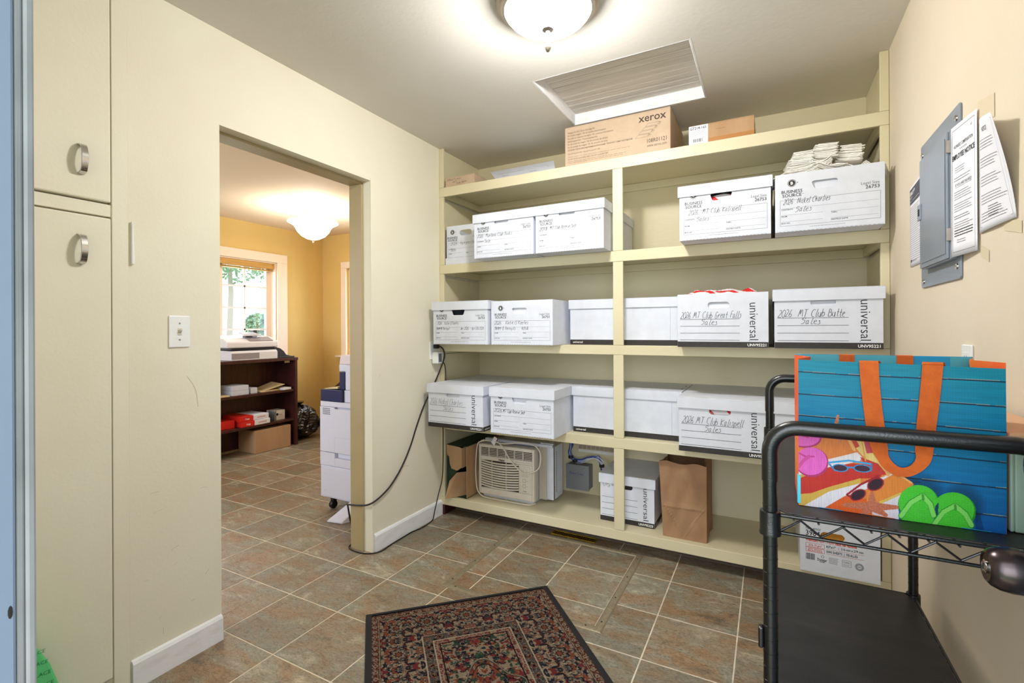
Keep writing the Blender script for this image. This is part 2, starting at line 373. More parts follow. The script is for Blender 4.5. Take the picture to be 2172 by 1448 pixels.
class Print:
    """flat printing on a plane: origin O, unit vectors U (right), V (up), slightly proud along W"""
    def __init__(s, O, U, V, lift=0.0004):
        s.O = Vector(O); s.U = Vector(U); s.V = Vector(V); s.W = s.U.cross(s.V); s.O = s.O + s.W * lift; s.mb = MB(); s.mats = []; s.k = 0
    def use(s, m):
        if m not in s.mats: s.mats.append(m)
        s.mb.cur = s.mats.index(m)
    def P(s, x, y): return s.O + s.U * x + s.V * y + s.W * s.k
    def text(s, x, y, size, t, m=None, bold=0.0, width=None, align='l', rot=0.0, shear=0.0):
        if m: s.use(m)
        v, f, w = text_mesh(t, bold)
        if not v: return
        kx = size if not width else width / w
        ww = w * kx
        ox = {'l': 0, 'c': -ww / 2, 'r': -ww}[align]
        c, sn = math.cos(rot), math.sin(rot)
        pts = []
        for a, b in v:
            px = ox + a * kx + b * size * shear; py = b * size
            pts.append(s.P(x + px * c - py * sn, y + px * sn + py * c))
        s.mb.add(pts, f)
    def line(s, x0, y0, x1, y1, w, m=None):
        if m: s.use(m)
        d = Vector((x1 - x0, y1 - y0)); d.normalize(); n = Vector((-d.y, d.x)) * w / 2
        s.mb.add([s.P(x0 - n.x, y0 - n.y), s.P(x1 - n.x, y1 - n.y), s.P(x1 + n.x, y1 + n.y), s.P(x0 + n.x, y0 + n.y)], [[0, 1, 2, 3]])
    def rect(s, x0, y0, x1, y1, m=None):
        if m: s.use(m)
        s.mb.add([s.P(x0, y0), s.P(x1, y0), s.P(x1, y1), s.P(x0, y1)], [[0, 1, 2, 3]])
    def frame(s, x0, y0, x1, y1, w, m=None):
        s.line(x0, y0, x1, y0, w, m); s.line(x1, y0, x1, y1, w); s.line(x1, y1, x0, y1, w); s.line(x0, y1, x0, y0, w)
    def poly(s, pts, m=None):
        if m: s.use(m)
        s.mb.add([s.P(a, b) for a, b in pts], [list(range(len(pts)))])
    def disc(s, x, y, r, m=None, n=24, ry=None):
        s.poly([(x + r * math.cos(2 * PI * i / n), y + (ry or r) * math.sin(2 * PI * i / n)) for i in range(n)], m)
    def ring(s, x, y, r, w, m=None, n=28):
        if m: s.use(m)
        for i in range(n):
            a, b = 2 * PI * i / n, 2 * PI * (i + 1) / n
            s.mb.add([s.P(x + q * math.cos(t), y + q * math.sin(t)) for q, t in ((r, a), (r, b), (r - w, b), (r - w, a))], [[0, 1, 2, 3]])
    def stroke(s, pts, w, m=None):
        if m: s.use(m)
        P2 = [Vector((a, b, 0)) for a, b in pts]
        if len(P2) > 2: P2 = smoothpath(P2, 3)
        n = len(P2); vs = []
        for i in range(n):
            t = P2[min(i + 1, n - 1)] - P2[max(i - 1, 0)]
            t = t.normalized() if t.length > 0 else Vector((1, 0, 0))
            q = Vector((-t.y, t.x, 0)) * w / 2
            vs += [s.P(P2[i].x - q.x, P2[i].y - q.y), s.P(P2[i].x + q.x, P2[i].y + q.y)]
        s.mb.add(vs, [[2 * i, 2 * i + 2, 2 * i + 3, 2 * i + 1] for i in range(n - 1)])
    def hand(s, x, y, h, t, m=None, w=0.0016, width=None, shear=0.25, rot=0.0, seed=0):
        """pen writing built from strokes"""
        rd = random.Random(seed + len(t))
        tot = sum(HW.get(c, 6) for c in t)
        ku = h / 9.0 if not width else width / tot
        kv = h / 7.0
        if m: s.use(m)
        cx = 0
        for c in t:
            if c in HF:
                dy = rd.uniform(-.35, .35)
                for st in HF[c].split('/'):
                    pts = []
                    for p in st.split():
                        a = (cx + int(p[0]) + rd.uniform(-.25, .25)) * ku; b = (int(p[1]) - 2 + dy) * kv
                        a += b * shear
                        pts.append((x + a * math.cos(rot) - b * math.sin(rot), y + a * math.sin(rot) + b * math.cos(rot)))
                    s.stroke(pts, w)
            cx += HW.get(c, 6)
    def greek(s, x0, y0, x1, lines, dy, w, m=None, seed=1, ragged=0.25):
        """rows of print too small to read in the photo"""
        if m: s.use(m)
        rd = random.Random(seed)
        for i in range(lines):
            y = y0 - i * dy; x = x0; end = x1 - (x1 - x0) * rd.uniform(0, ragged)
            while x < end:
                l = rd.uniform(0.03, 0.10) * (x1 - x0); s.line(x, y, min(x + l, end), y, w); x += l + 0.012 * (x1 - x0)
    def build(s, name, parent):
        if not s.mb.f: return None
        o = s.mb.build(name, s.mats if len(s.mats) > 1 else s.mats[0], parent, recalc=False)
        if len(s.mats) == 1: pass
        return o
# ================================================================ setting
XL, XR, YB, CZ = -1.921, 0.46, 3.07, 2.411      # left wall, right wall, back wall, ceiling
XO = -2.07                                       # office face of the partition
DA, DB, DH = 1.146, 1.968, 2.035                 # opening in the left wall
XA, YO = -5.05, 4.325                            # office far walls
struct('floor', MB().box(-5.3, 0.62, -0.6, 4.5, -0.08, -0.0010), GROUT)
FLOOR = bpy.data.objects['floor']
TX0, TY0, TP = -1.6555, 1.794, 0.3078
HX0, HX1, HY0, HY1 = -1.385, -0.600, 1.868, 2.622
def tile_piece(mb, x0, x1, y0, y1):
    e = 0.0012
    if x1 - x0 < 0.004 or y1 - y0 < 0.004: return
    mb.add([(x0, y0, -0.003), (x1, y0, -0.003), (x1, y1, -0.003), (x0, y1, -0.003),
            (x0, y0, -0.0008), (x1, y0, -0.0008), (x1, y1, -0.0008), (x0, y1, -0.0008),
            (x0 + e, y0 + e, 0), (x1 - e, y0 + e, 0), (x1 - e, y1 - e, 0), (x0 + e, y1 - e, 0)],
           [[8, 9, 10, 11]] + [[i, (i + 1) % 4, 4 + (i + 1) % 4, 4 + i] for i in range(4)] + [[4 + i, 4 + (i + 1) % 4, 8 + (i + 1) % 4, 8 + i] for i in range(4)])
def room_clip(x0, x1, y0, y1):
    """rectangles of this tile that lie in one of the two rooms or the opening, minus the floor hatch"""
    out = []
    for (a0, a1, b0, b1) in ((XL, XR, 0.0, YB), (XA, XO, 0.0, YO), (XO, XL, DA, DB)):
        c = (max(x0, a0), min(x1, a1), max(y0, b0), min(y1, b1))
        if c[1] - c[0] > 0.003 and c[3] - c[2] > 0.003: out.append(c)
    res = []
    for c in out:
        if c[0] < HX1 and c[1] > HX0 and c[2] < HY1 and c[3] > HY0 and c[0] >= XL - 0.01:
            if c[0] < HX0: res.append((c[0], HX0, c[2], c[3]))
            if c[1] > HX1: res.append((HX1, c[1], c[2], c[3]))
            m0, m1 = max(c[0], HX0), min(c[1], HX1)
            if c[2] < HY0: res.append((m0, m1, c[2], HY0))
            if c[3] > HY1: res.append((m0, m1, HY1, c[3]))
        else: res.append(c)
    return res
full = None; J = 0.0026
for i in range(-12, 8):
    for j in range(-7, 10):
        x0 = TX0 + i * TP + J; y0 = TY0 + j * TP + J; x1 = x0 + TP - 2 * J; y1 = y0 + TP - 2 * J
        rs = room_clip(x0, x1, y0, y1)
        if not rs: continue
        if y1 < 0.25: continue
        if len(rs) == 1 and abs((rs[0][1] - rs[0][0]) * (rs[0][3] - rs[0][2]) - (TP - 2 * J) ** 2) < 1e-6:
            if full is None:
                mb = MB(); tile_piece(mb, 0, TP - 2 * J, 0, TP - 2 * J); full = mb.build('tile', TILE, FLOOR, loc=(x0, y0, 0))
            else:
                o = full.copy(); COL.objects.link(o); o.location = (x0, y0, 0)
        else:
            mb = MB()
            for r in rs: tile_piece(mb, r[0] - x0, r[1] - x0, r[2] - y0, r[3] - y0)
            if mb.f: mb.build('tile', TILE, FLOOR, loc=(x0, y0, 0))
# floor hatch
hatch = thing('floor_hatch', 'square floor hatch tiled like the floor and edged with metal strips', 'floor hatch', (HX0, HY0, 0))
hw, hh, sw = HX1 - HX0, HY1 - HY0, 0.036
for i in range(-1, 3):
    for j in range(-1, 3):
        x0 = 0.136 + i * 0.3065 + J; x1 = x0 + .3065 - 2 * J; y0 = 0.171 + j * 0.3065 + J; y1 = y0 + .3065 - 2 * J
        x0, x1, y0, y1 = max(x0, sw * .5), min(x1, hw - sw * .5), max(y0, sw * .5), min(y1, hh - sw * .5)
        if x1 - x0 > 0.01 and y1 - y0 > 0.01:
            mb = MB(); tile_piece(mb, 0, x1 - x0, 0, y1 - y0); mb.build('tile', TILE, hatch, loc=(x0, y0, 0))
def strip(a, b, inward):
    """mitred, crowned edging strip from a to b"""
    a = Vector((*a, 0)); b = Vector((*b, 0)); t = (b - a).normalized(); n = Vector((*inward, 0)); mb = MB(); vs = []
    for q, z in ((0, 0), (.12, .003), (.3, .0045), (.5, .005), (.7, .0045), (.88, .003), (1, 0)):
        vs += [a + n * sw * q + t * sw * q + Vector((0, 0, z)), b + n * sw * q - t * sw * q + Vector((0, 0, z))]
    mb.add(vs, [[2 * i, 2 * i + 1, 2 * i + 3, 2 * i + 2] for i in range(6)])
    o = mb.build('edging_strip', ALU, hatch)
    ln = (b - a).length; k = 3
    for q in range(k + 1):
        c = a + t * (0.07 + (ln - 0.14) * q / k) + n * sw * .5 + Vector((0, 0, .005))
        MB().lathe([(0.004, 0), (0.003, 0.0012), (0.0005, 0.0014)], 10, tuple(c)).build('screw', DARKGAP, o)
strip((0, 0), (hw, 0), (0, 1)); strip((hw, 0), (hw, hh), (-1, 0)); strip((hw, hh), (0, hh), (0, -1)); strip((0, hh), (0, 0), (1, 0))

# walls
wl = MB(); wl.box(XO + .004, XL, 0.835, DA, 0, CZ); wl.box(XO + .004, XL, DB, YB + .12, 0, CZ); wl.box(XO + .004, XL, DA, DB, DH, CZ)
struct('wall_left', wl, WALL)
wo = MB(); wo.box(XO, XO + .004, 0, DA, 0, CZ); wo.box(XO, XO + .004, DB, YO, 0, CZ); wo.box(XO, XO + .004, DA, DB, DH, CZ)
struct('wall_office_right', wo, OFFICE)
struct('wall_back', MB().box(XL, XR, YB, YB + .12, 0, CZ), CREAM)
struct('wall_right', MB().box(XR, XR + .14, 0, YB + .12, 0, CZ), WALLR)
DX0, DX1 = -0.478, 0.43
wf = MB(); wf.box(XL - .15, DX0 - .03, 0, .139, 0, CZ); wf.box(DX1, XR, 0, .139, 0, CZ); wf.box(DX0 - .03, DX1, 0, .139, 2.06, CZ)
struct('wall_front', wf, WALL)
cl = MB()
CX0, CX1, CY0, CY1 = -1.008, -0.277, 2.10, 2.684
cl.box(XL - .15, CX0, 0, YB + .12, CZ, CZ + .16); cl.box(CX1, XR + .14, 0, YB + .12, CZ, CZ + .16)
cl.box(CX0, CX1, 0, CY0, CZ, CZ + .16); cl.box(CX0, CX1, CY1, YB + .12, CZ, CZ + .16)
struct('ceiling', cl, CEIL)
struct('ceiling_office', MB().box(XA - .15, XL - .15, -0.1, YO + .15, CZ, CZ + .1), CEILO)
# attic hatch
ah = thing('attic_hatch', 'recessed attic hatch with grooved grey panel and white frame in the ceiling', 'attic hatch', (CX0, CY0, CZ))
aw, al = CX1 - CX0, CY1 - CY0; DP = 0.068
for nm, a in (('frame', (0, aw, 0, .012, 0.0, DP)), ('frame', (0, aw, al - .012, al, 0.0, DP)), ('frame', (0, .012, 0.012, al - .012, 0, DP)), ('frame', (aw - .012, aw, 0.012, al - .012, 0, DP))):
    B('frame', WHITE, ah, *a, bevel=.003)
pm = MB(); y = 0.012; k = 0
while y < al - .014:
    w = 0.0185; pm.box(.014, aw - .014, y, min(y + w - .002, al - .013), DP - .006 + (k % 3) * .0006, DP); y += w; k += 1
pm.box(.013, aw - .013, .013, al - .013, DP - .002, DP + .01)
o = pm.build('grooved_panel', HATCH, ah)

# office shell
WY0, WY1, WZ0, WZ1 = 2.42, 3.665, 0.94, 2.0
wa = MB(); wa.box(XA - .14, XA, -.1, WY0, 0, CZ); wa.box(XA - .14, XA, WY1, YO + .14, 0, CZ); wa.box(XA - .14, XA, WY0, WY1, 0, WZ0); wa.box(XA - .14, XA, WY0, WY1, WZ1, CZ)
struct('wall_office_left', wa, OFFICE)
VX0, VX1, VZ0, VZ1 = -4.62, -3.75, 0.90, 1.98
wb = MB(); wb.box(XA, VX0, YO, YO + .14, 0, CZ); wb.box(VX1, XO + .004, YO, YO + .14, 0, CZ); wb.box(VX0, VX1, YO, YO + .14, 0, VZ0); wb.box(VX0, VX1, YO, YO + .14, VZ1, CZ)
struct('wall_office_back', wb, OFFICE)
struct('wall_office_front', MB().box(XA, -4.3, -.12, 0, 0, CZ).box(-2.9, XL - .15, -.12, 0, 0, CZ).box(-4.3, -2.9, -.12, 0, 0, .9).box(-4.3, -2.9, -.12, 0, 2.05, CZ), OFFICE)  # unseen opening, cut here to let the added front daylight in
struct('baseboard_office', MB().box(XA, XA + .012, 0, YO, 0, .1).box(XA + .012, XO, YO - .012, YO, 0, .1), WOODD)
# baseboards
bb = MB()
def bboard(y0, y1):
    bb.prism([(XL, 0), (XL + .014, 0), (XL + .014, .085), (XL + .009, .094), (XL, .098)], (y0, y1), 'y')
bboard(0.838, DA - .002); bboard(DB + .012, 2.665)
struct('baseboard_left', bb, WHITE)
struct('baseboard_right', MB().box(XR - .012, XR, 0.2, 2.6, 0, .085), WALLR)
# opening lining with door stop
tr = MB()
for (y0, y1) in ((DA, DA + .012), (DB - .012, DB)): tr.box(XO, -1.978, y0, y1, 0, DH - .012)
tr.box(XO, -1.978, DA, DB, DH - .012, DH)
struct('trim_1', tr, mat('tan_jamb_paint', (176, 159, 120), .45, var=.05), bevel=.002)
t2 = MB(); t2.box(XL - .002, XL + .004, DB - .001, DB + .011, 0, DH + .01)
struct('trim_2', t2, WALL, bevel=.002)
# outside door frame next to the camera
dj = MB(); dj.box(DX0 - .13, DX0, -.02, .1385, 0, 2.09); struct('door_frame_left', dj, BLUEDOOR, bevel=.002)
dj = MB(); dj.box(DX0 - .07, DX0 - .0015, .1385, .1435, 0, 2.09); dj.box(DX0 - .07, DX0 + .001, .1435, .149, 0, 2.09); struct('trim_3', dj, mat('worn_grey_trim', (146, 147, 148), .5, var=.1, scale=12), bevel=.0015)
# chipped paint
for (z, s_) in ((0.86, .010), (1.02, .004)):
    MB().lathe([(s_, 0), (s_ * .8, .0005), (.0001, .0006)], 9, (0, 0, 0), 'x', 0.35, 1.2).build('paint_chip', DARKGAP, bpy.data.objects['door_frame_left'], loc=(DX0, 0.135, z))

# window 1 of the office (left wall) ------------------------------------------------
w1 = MB(); t = .10; x0 = XA; x1 = XA + .022
w1.box(x0, x1, WY0 - t, WY1 + t + .03, WZ1, WZ1 + t); w1.box(x0, x1, WY1, WY1 + t + .03, WZ0 - .02, WZ1); w1.box(x0, x1, WY0 - t, WY0, WZ0 - .02, WZ1)
w1.box(XA - .14, XA + .05, WY0 - t, WY1 + t, WZ0 - .03, WZ0)
w1.box(XA - .12, XA, WY1 - .012, WY1, WZ0, WZ1).box(XA - .12, XA, WY0, WY0 + .012, WZ0, WZ1).box(XA - .12, XA, WY0 + .012, WY1 - .012, WZ1 - .012, WZ1)
W1 = w1.build('window_1', CREAMTRIM, bevel=.004); W1['kind'] = 'structure'
sx0, sx1 = XA - .125, XA - .085
def sash(y0, y1, cols, rows):
    m = MB(); z0, z1 = WZ0, WZ1; f = .05
    m.box(sx0, sx1, y0, y0 + f, z0, z1); m.box(sx0, sx1, y1 - f, y1, z0, z1); m.box(sx0, sx1, y0 + f, y1 - f, z0, z0 + f); m.box(sx0, sx1, y0 + f, y1 - f, z1 - f, z1)
    s_ = m.build('sash', CREAMTRIM, W1, bevel=.003)
    for c in range(1, cols): q = y0 + f + (y1 - y0 - 2 * f) * c / cols; MB().box(sx0 + .012, sx1 - .012, q - .009, q + .009, z0 + f, z1 - f).build('muntin', WHITE, s_)
    for r in range(1, rows): q = z0 + f + (z1 - z0 - 2 * f) * r / rows; MB().box(sx0 + .012, sx1 - .012, y0 + f, y1 - f, q - .009, q + .009).build('muntin', WHITE, s_)
    MB().box(sx0 + .018, sx0 + .022, y0 + f, y1 - f, z0 + f, z1 - f).build('pane', GLASS, s_)
sash(WY0 + .02, 3.03, 2, 4); sash(3.04, WY1 - .02, 2, 4)
bl = MB(); bl.box(XA - .075, XA - .02, WY0 + .01, WY1 - .01, WZ1 - .075, WZ1 - .008)
for k in range(4): bl.box(XA - .078, XA - .017, WY0 + .012, WY1 - .03, WZ1 - .09 - k * .004, WZ1 - .0875 - k * .004)
o = bl.build('rolled_blind', BLIND, bevel=.002); tag(o, 'mustard blind rolled up at the top of the office window above the bookcase', 'blind')
# window 2
w2 = MB(); y1 = YO; y0 = YO - .022
w2.box(VX0 - .085, VX1 + .085, y0, y1, VZ1, VZ1 + .08); w2.box(VX0 - .085, VX0, y0, y1, VZ0, VZ1); w2.box(VX1, VX1 + .085, y0, y1, VZ0, VZ1)
w2.box(VX0 - .15, VX1 + .15, YO - .06, YO, VZ0 - .02, VZ0 + .004); w2.box(VX0 - .085, VX1 + .085, YO - .03, YO, VZ0 - .10, VZ0 - .02)
W2 = w2.build('window_2', CREAMTRIM, bevel=.003); W2['kind'] = 'structure'
m = MB(); m.box(VX0, VX0 + .05, YO + .03, YO + .07, VZ0, VZ1); m.box(VX1 - .05, VX1, YO + .03, YO + .07, VZ0, VZ1); m.box(VX0 + .05, VX1 - .05, YO + .03, YO + .07, VZ0, VZ0 + .05); m.box(VX0 + .05, VX1 - .05, YO + .03, YO + .07, VZ1 - .05, VZ1)
s_ = m.build('sash', CREAMTRIM, W2); MB().box(VX0 + .05, VX1 - .05, YO + .045, YO + .05, VZ0 + .05, VZ1 - .05).build('pane', GLASS, s_)
# outside: lawn and trees seen through the panes
struct('ground', MB().box(-60, 40, -40, 60, -.30, -.20), mat('lawn', (150, 160, 130), 0.9, rgb2=(120, 140, 100), scale=2))
LEAF = mat('tree_leaves', (158, 196, 172), 0.8, rgb2=(128, 172, 146), scale=2)
BARK = mat('tree_bark', (170, 164, 156), 0.9)
def tree(x, y, h, r, label, trunk=.22):
    t = thing('tree', label, 'tree', (x, y, -.2), 0, None)
    MB().tube([(0, 0, 0), (.08, .05, h * .35), (0, 0, h * .62)], [trunk, trunk * .75, trunk * .4], 10).build('trunk', BARK, t, smooth=True)
    m = MB(); rd = random.Random(int(x * 10 + y))
    for k in range(4500):
        a = rd.uniform(0, 2 * PI); b = math.acos(rd.uniform(-1, 1)); q = r * rd.uniform(.35, 1) ** .5
        c = Vector((q * math.sin(b) * math.cos(a), q * math.sin(b) * math.sin(a), h * .68 + q * math.cos(b) * h * .30 / r))
        d = Vector((rd.uniform(-1, 1), rd.uniform(-1, 1), rd.uniform(-.6, .6))).normalized() * rd.uniform(.06, .13); e = d.cross(Vector((rd.uniform(-1, 1), rd.uniform(-1, 1), 1))).normalized() * .05
        m.add([c - d, c + e, c + d, c - e], [[0, 1, 2, 3]])
    o = m.build('foliage', LEAF, t, recalc=False); o['kind'] = 'stuff'
tree(-15.5, 9.5, 7.6, 1.7, 'tall leafy tree seen through the upper left office window panes', .10)
tree(-19.0, 12.9, 2.2, 0.5, 'small slim tree seen through the lower right office window panes', .12)
tree(-21.0, 15.2, 9.0, 1.5, 'tree whose branches reach into the top right office window pane', .12)

# ================================================================ built-in closet on the left wall
cb = thing('built_in_closet', 'cream built-in closet with flush upper and lower doors at the left', 'closet', (XL, 0.14, 0))
def c_(y0, y1, z0, z1, name, x0=-.12, x1=0.0, bevel=.002, m=WALL, par=cb):
    return MB().box(x0, x1, y0, y1, z0, z1).build(name, m, par, bevel=bevel)
c_(.6475, .693, 0, CZ - .002, 'face_frame_stile', x1=.006)
c_(0, .06, 0, CZ - .002, 'face_frame_stile', x1=.002)
c_(.062, .650, 1.596, 1.636, 'face_frame_rail', x1=.001, x0=-.02); c_(.062, .650, 2.35, CZ - .002, 'face_frame_rail', x0=-.02)
c_(.062, .650, 0, .07, 'toe_board', x0=-.03, x1=-.004)
c_(0, .648, 0, CZ - .002, 'carcass', x0=-.14, x1=-.022)
def pull(parent, y, z, h=.092):
    m = MB(); pts = smoothpath([(0.0, 0, h / 2), (.020, 0, h / 2 * .86), (.029, 0, h / 2 * .42), (.0315, 0, 0), (.029, 0, -h / 2 * .42), (.020, 0, -h / 2 * .86), (0.0, 0, -h / 2)], 5)
    vs = []
    for i, p in enumerate(pts):
        t = (pts[min(i + 1, len(pts) - 1)] - pts[max(i - 1, 0)]).normalized(); n = Vector((t.z, 0, -t.x)) * .0022
        for s1, s2 in ((-1, -1), (1, -1), (1, 1), (-1, 1)): vs.append(p + n * s1 + Vector((0, .0085 * s2, 0)))
    k = len(pts); f = [[4 * i + a, 4 * i + (a + 1) % 4, 4 * i + 4 + (a + 1) % 4, 4 * i + 4 + a] for i in range(k - 1) for a in range(4)] + [[0, 1, 2, 3], [4 * k - 4, 4 * k - 3, 4 * k - 2, 4 * k - 1]]
    m.add(vs, f); m.build('handle', CHROME, parent, bevel=.0008, loc=(0.0, y, z))
ud = c_(.066, .645, 1.642, 2.345, 'door', x0=-.018, x1=.008, bevel=.005); pull(ud, .565, 1.762); ud.data.transform(Matrix.Identity(4))
ld = c_(.066, .645, .075, 1.590, 'door', x0=-.018, x1=.008, bevel=.005); pull(ld, .563, 1.478)
for q in (ud, ld):
    for h_ in q.children: h_.location.x = 0.008

# ================================================================ built-in shelving
YF = 2.59
sh = thing('built_in_shelving', 'cream painted built-in shelving filling the end wall, holding file boxes', 'shelves', (XL, YF, 0))
SW = XR - XL
def s(name, x0, x1, y0, y1, z0, z1, bevel=.0025, m=CREAM): return MB().box(x0 - XL, x1 - XL, y0 - YF, y1 - YF, z0, z1).build(name, m, sh, bevel=bevel)
TOPS = [.122, .622, 1.127, 1.642, 2.150]; BOTS = [.068, .566, 1.076, 1.584, 2.090]
XLi, XRi = -1.886, 0.426; CS0, CS1 = -.753, -.697
for t_, b_ in zip(TOPS, BOTS):
    s('shelf_board', XL + .001, XR - .001, YF + .018, YB - .001, t_ - .018, t_, .001)
    if t_ < .2: s('face_rail', XL + .001, XR - .001, YF, YF + .0175, b_, t_)
    else: s('face_rail', XL + .001, XR - .001, YF - (0.001 if t_ > 1.6 and t_ < 1.7 else 0), YF + .0175, b_, t_)
zz = [(0.1225, .5655), (.6225, 1.0755), (1.1275, 1.5835), (1.6425, 2.0895), (2.1505, CZ - .001)]
for k, (a, b) in enumerate(zz):
    s('face_stile', XL + .001, XLi, YF, YF + .0175, a, b); s('face_stile', XRi, XR - .001, YF, YF + .0175, a, b)
    if k < 4: s('face_stile', CS0, CS1, YF, YF + .0175, a, b)
    s('side_panel', XL + .001, XL + .012, YF + .018, YB - .001, a, b - .02 if k < 4 else b, .001)
    s('side_panel', XR - .012, XR - .001, YF + .018, YB - .001, a, b - .02 if k < 4 else b, .001)
    if k < 4:
        zt = TOPS[k + 1] - .0185
        s('cleat', XL + .0125, XR - .0125, YB - .02, YB - .002, zt - .045, zt, .002)
        s('cleat', XL + .0125, XL + .031, YF + .02, YB - .021, zt - .045, zt, .002)
        s('cleat', XR - .031, XR - .0125, YF + .02, YB - .021, zt - .045, zt, .002)
s('toe_kick', XL + .02, XR - .02, YF + .135, YF + .153, 0, .0675, .001, m=mat('worn_toe_board', (96, 82, 74), .7, var=.2, scale=8))
s('toe_block', XL + .014, XL + .03, YF + .005, YF + .134, 0, .0675, .001, m=WOODD)

# scuffs and chips on the painted walls
P = Print((XL, 0, 0), (0, 1, 0), (0, 0, 1), .0005); SCUFF = mat('scuff_mark', (176, 167, 146), .6); CHIP = mat('paint_chip_white', (238, 236, 228), .6)
rd = random.Random(4)
for k in range(16):
    y = rd.choice((rd.uniform(.86, 1.13), rd.uniform(.86, 1.13), rd.uniform(2.0, 2.5))); z = rd.uniform(.12, .95); l = rd.uniform(.01, .05); a = rd.uniform(-.4, 1.6)
    P.stroke([(y, z), (y + l * .5 * math.cos(a), z + l * .5 * math.sin(a) + .002), (y + l * math.cos(a), z + l * math.sin(a))], rd.uniform(.0006, .0014), SCUFF)
for k in range(12):
    y = rd.choice((rd.uniform(.86, 1.13), rd.uniform(2.0, 2.4))); z = rd.uniform(.1, .9); P.disc(y, z, rd.uniform(.0008, .0022), CHIP, n=7, ry=.0015)
P.stroke([(2.11, .33), (2.16, .37), (2.22, .405), (2.27, .40)], .002, SCUFF); P.stroke([(1.02, 1.05), (1.05, 1.0), (1.06, .93)], .0015, SCUFF)
o = P.build('scuff_marks', bpy.data.objects['wall_left']); o['kind'] = 'stuff'
# ================================================================ file boxes
def rounded_hole(cx, cz, w, h, kind):
    if kind == 'pill':
        r = h / 2; pts = []
        for i in range(9): a = -PI / 2 + PI * i / 8; pts.append((cx + w / 2 - r + r * math.cos(a), cz + r * math.sin(a)))
        for i in range(9): a = PI / 2 + PI * i / 8; pts.append((cx - w / 2 + r + r * math.cos(a), cz + r * math.sin(a)))
        return pts
    r = .006; b = w * .42
    return [(cx - b + r, cz - h / 2), (cx + b - r, cz - h / 2), (cx + b, cz - h / 2 + r), (cx + w / 2, cz + h / 2 - r), (cx + w / 2 - r, cz + h / 2), (cx - w / 2 + r, cz + h / 2), (cx - w / 2, cz + h / 2 - r), (cx - b, cz - h / 2 + r)]
def wall_with_hole(mb, x0, x1, z0, z1, y0, y1, hole):
    outer = [(x0, z0), (x1, z0), (x1, z1), (x0, z1)]
    tri = geometry.tessellate_polygon([[Vector((a, b, 0)) for a, b in outer], [Vector((a, b, 0)) for a, b in hole]])
    pts = outer + list(hole); n = len(pts)
    v = [(a, y0, b) for a, b in pts] + [(a, y1, b) for a, b in pts]
    f = [list(t) for t in tri] + [[i + n for i in t] for t in tri]
    f += [[i, (i + 1) % 4, n + (i + 1) % 4, n + i] for i in range(4)]
    h = len(hole)
    f += [[4 + i, 4 + (i + 1) % h, n + 4 + (i + 1) % h, n + 4 + i] for i in range(h)]
    mb.add(v, f)
def box_body(parent, w, d, h, hole, m=CARTON, T=.004, side_hole=None, band=0.0):
    """open carton: floor, four walls (front wall at y=0 with hand hole), origin at front left bottom"""
    mb = MB(); mb.box(0, w, 0, d, 0, T)
    if hole: wall_with_hole(mb, 0, w, T, h, 0, T, hole)
    else: mb.box(0, w, 0, T, T, h)
    mb.box(0, w, d - T, d, T, h); mb.box(0, T, T, d - T, T, h); mb.box(w - T, w, T, d - T, T, h)
    return mb.build('body', m, parent, bevel=.0012)
def lid(parent, w, d, h, lh=.050, m=CARTON, c=.007, slots=True, T=.003, y=0, warp=0.0):
    mb = MB(); x0, x1, y0, y1 = -c, w + c, -c + y, d + c + y; zt = h + .004
    mb.box(x0, x1, y0, y1, zt, zt + T); mb.box(x0, x1, y0, y0 + T, zt - lh, zt); mb.box(x0, x1, y1 - T, y1, zt - lh, zt); mb.box(x0, x0 + T, y0 + T, y1 - T, zt - lh, zt); mb.box(x1 - T, x1, y0 + T, y1 - T, zt - lh, zt)
    o = mb.build('lid', m, parent, bevel=.0015)
    if slots:
        sl = MB()
        for q in (.2, .7): sl.box(x0 + (x1 - x0) * q, x0 + (x1 - x0) * q + .055, y0 + .007, y0 + .011, zt + T - .001, zt + T + .0004)
        sl.build('slot', CARTON_IN, o)
    return o
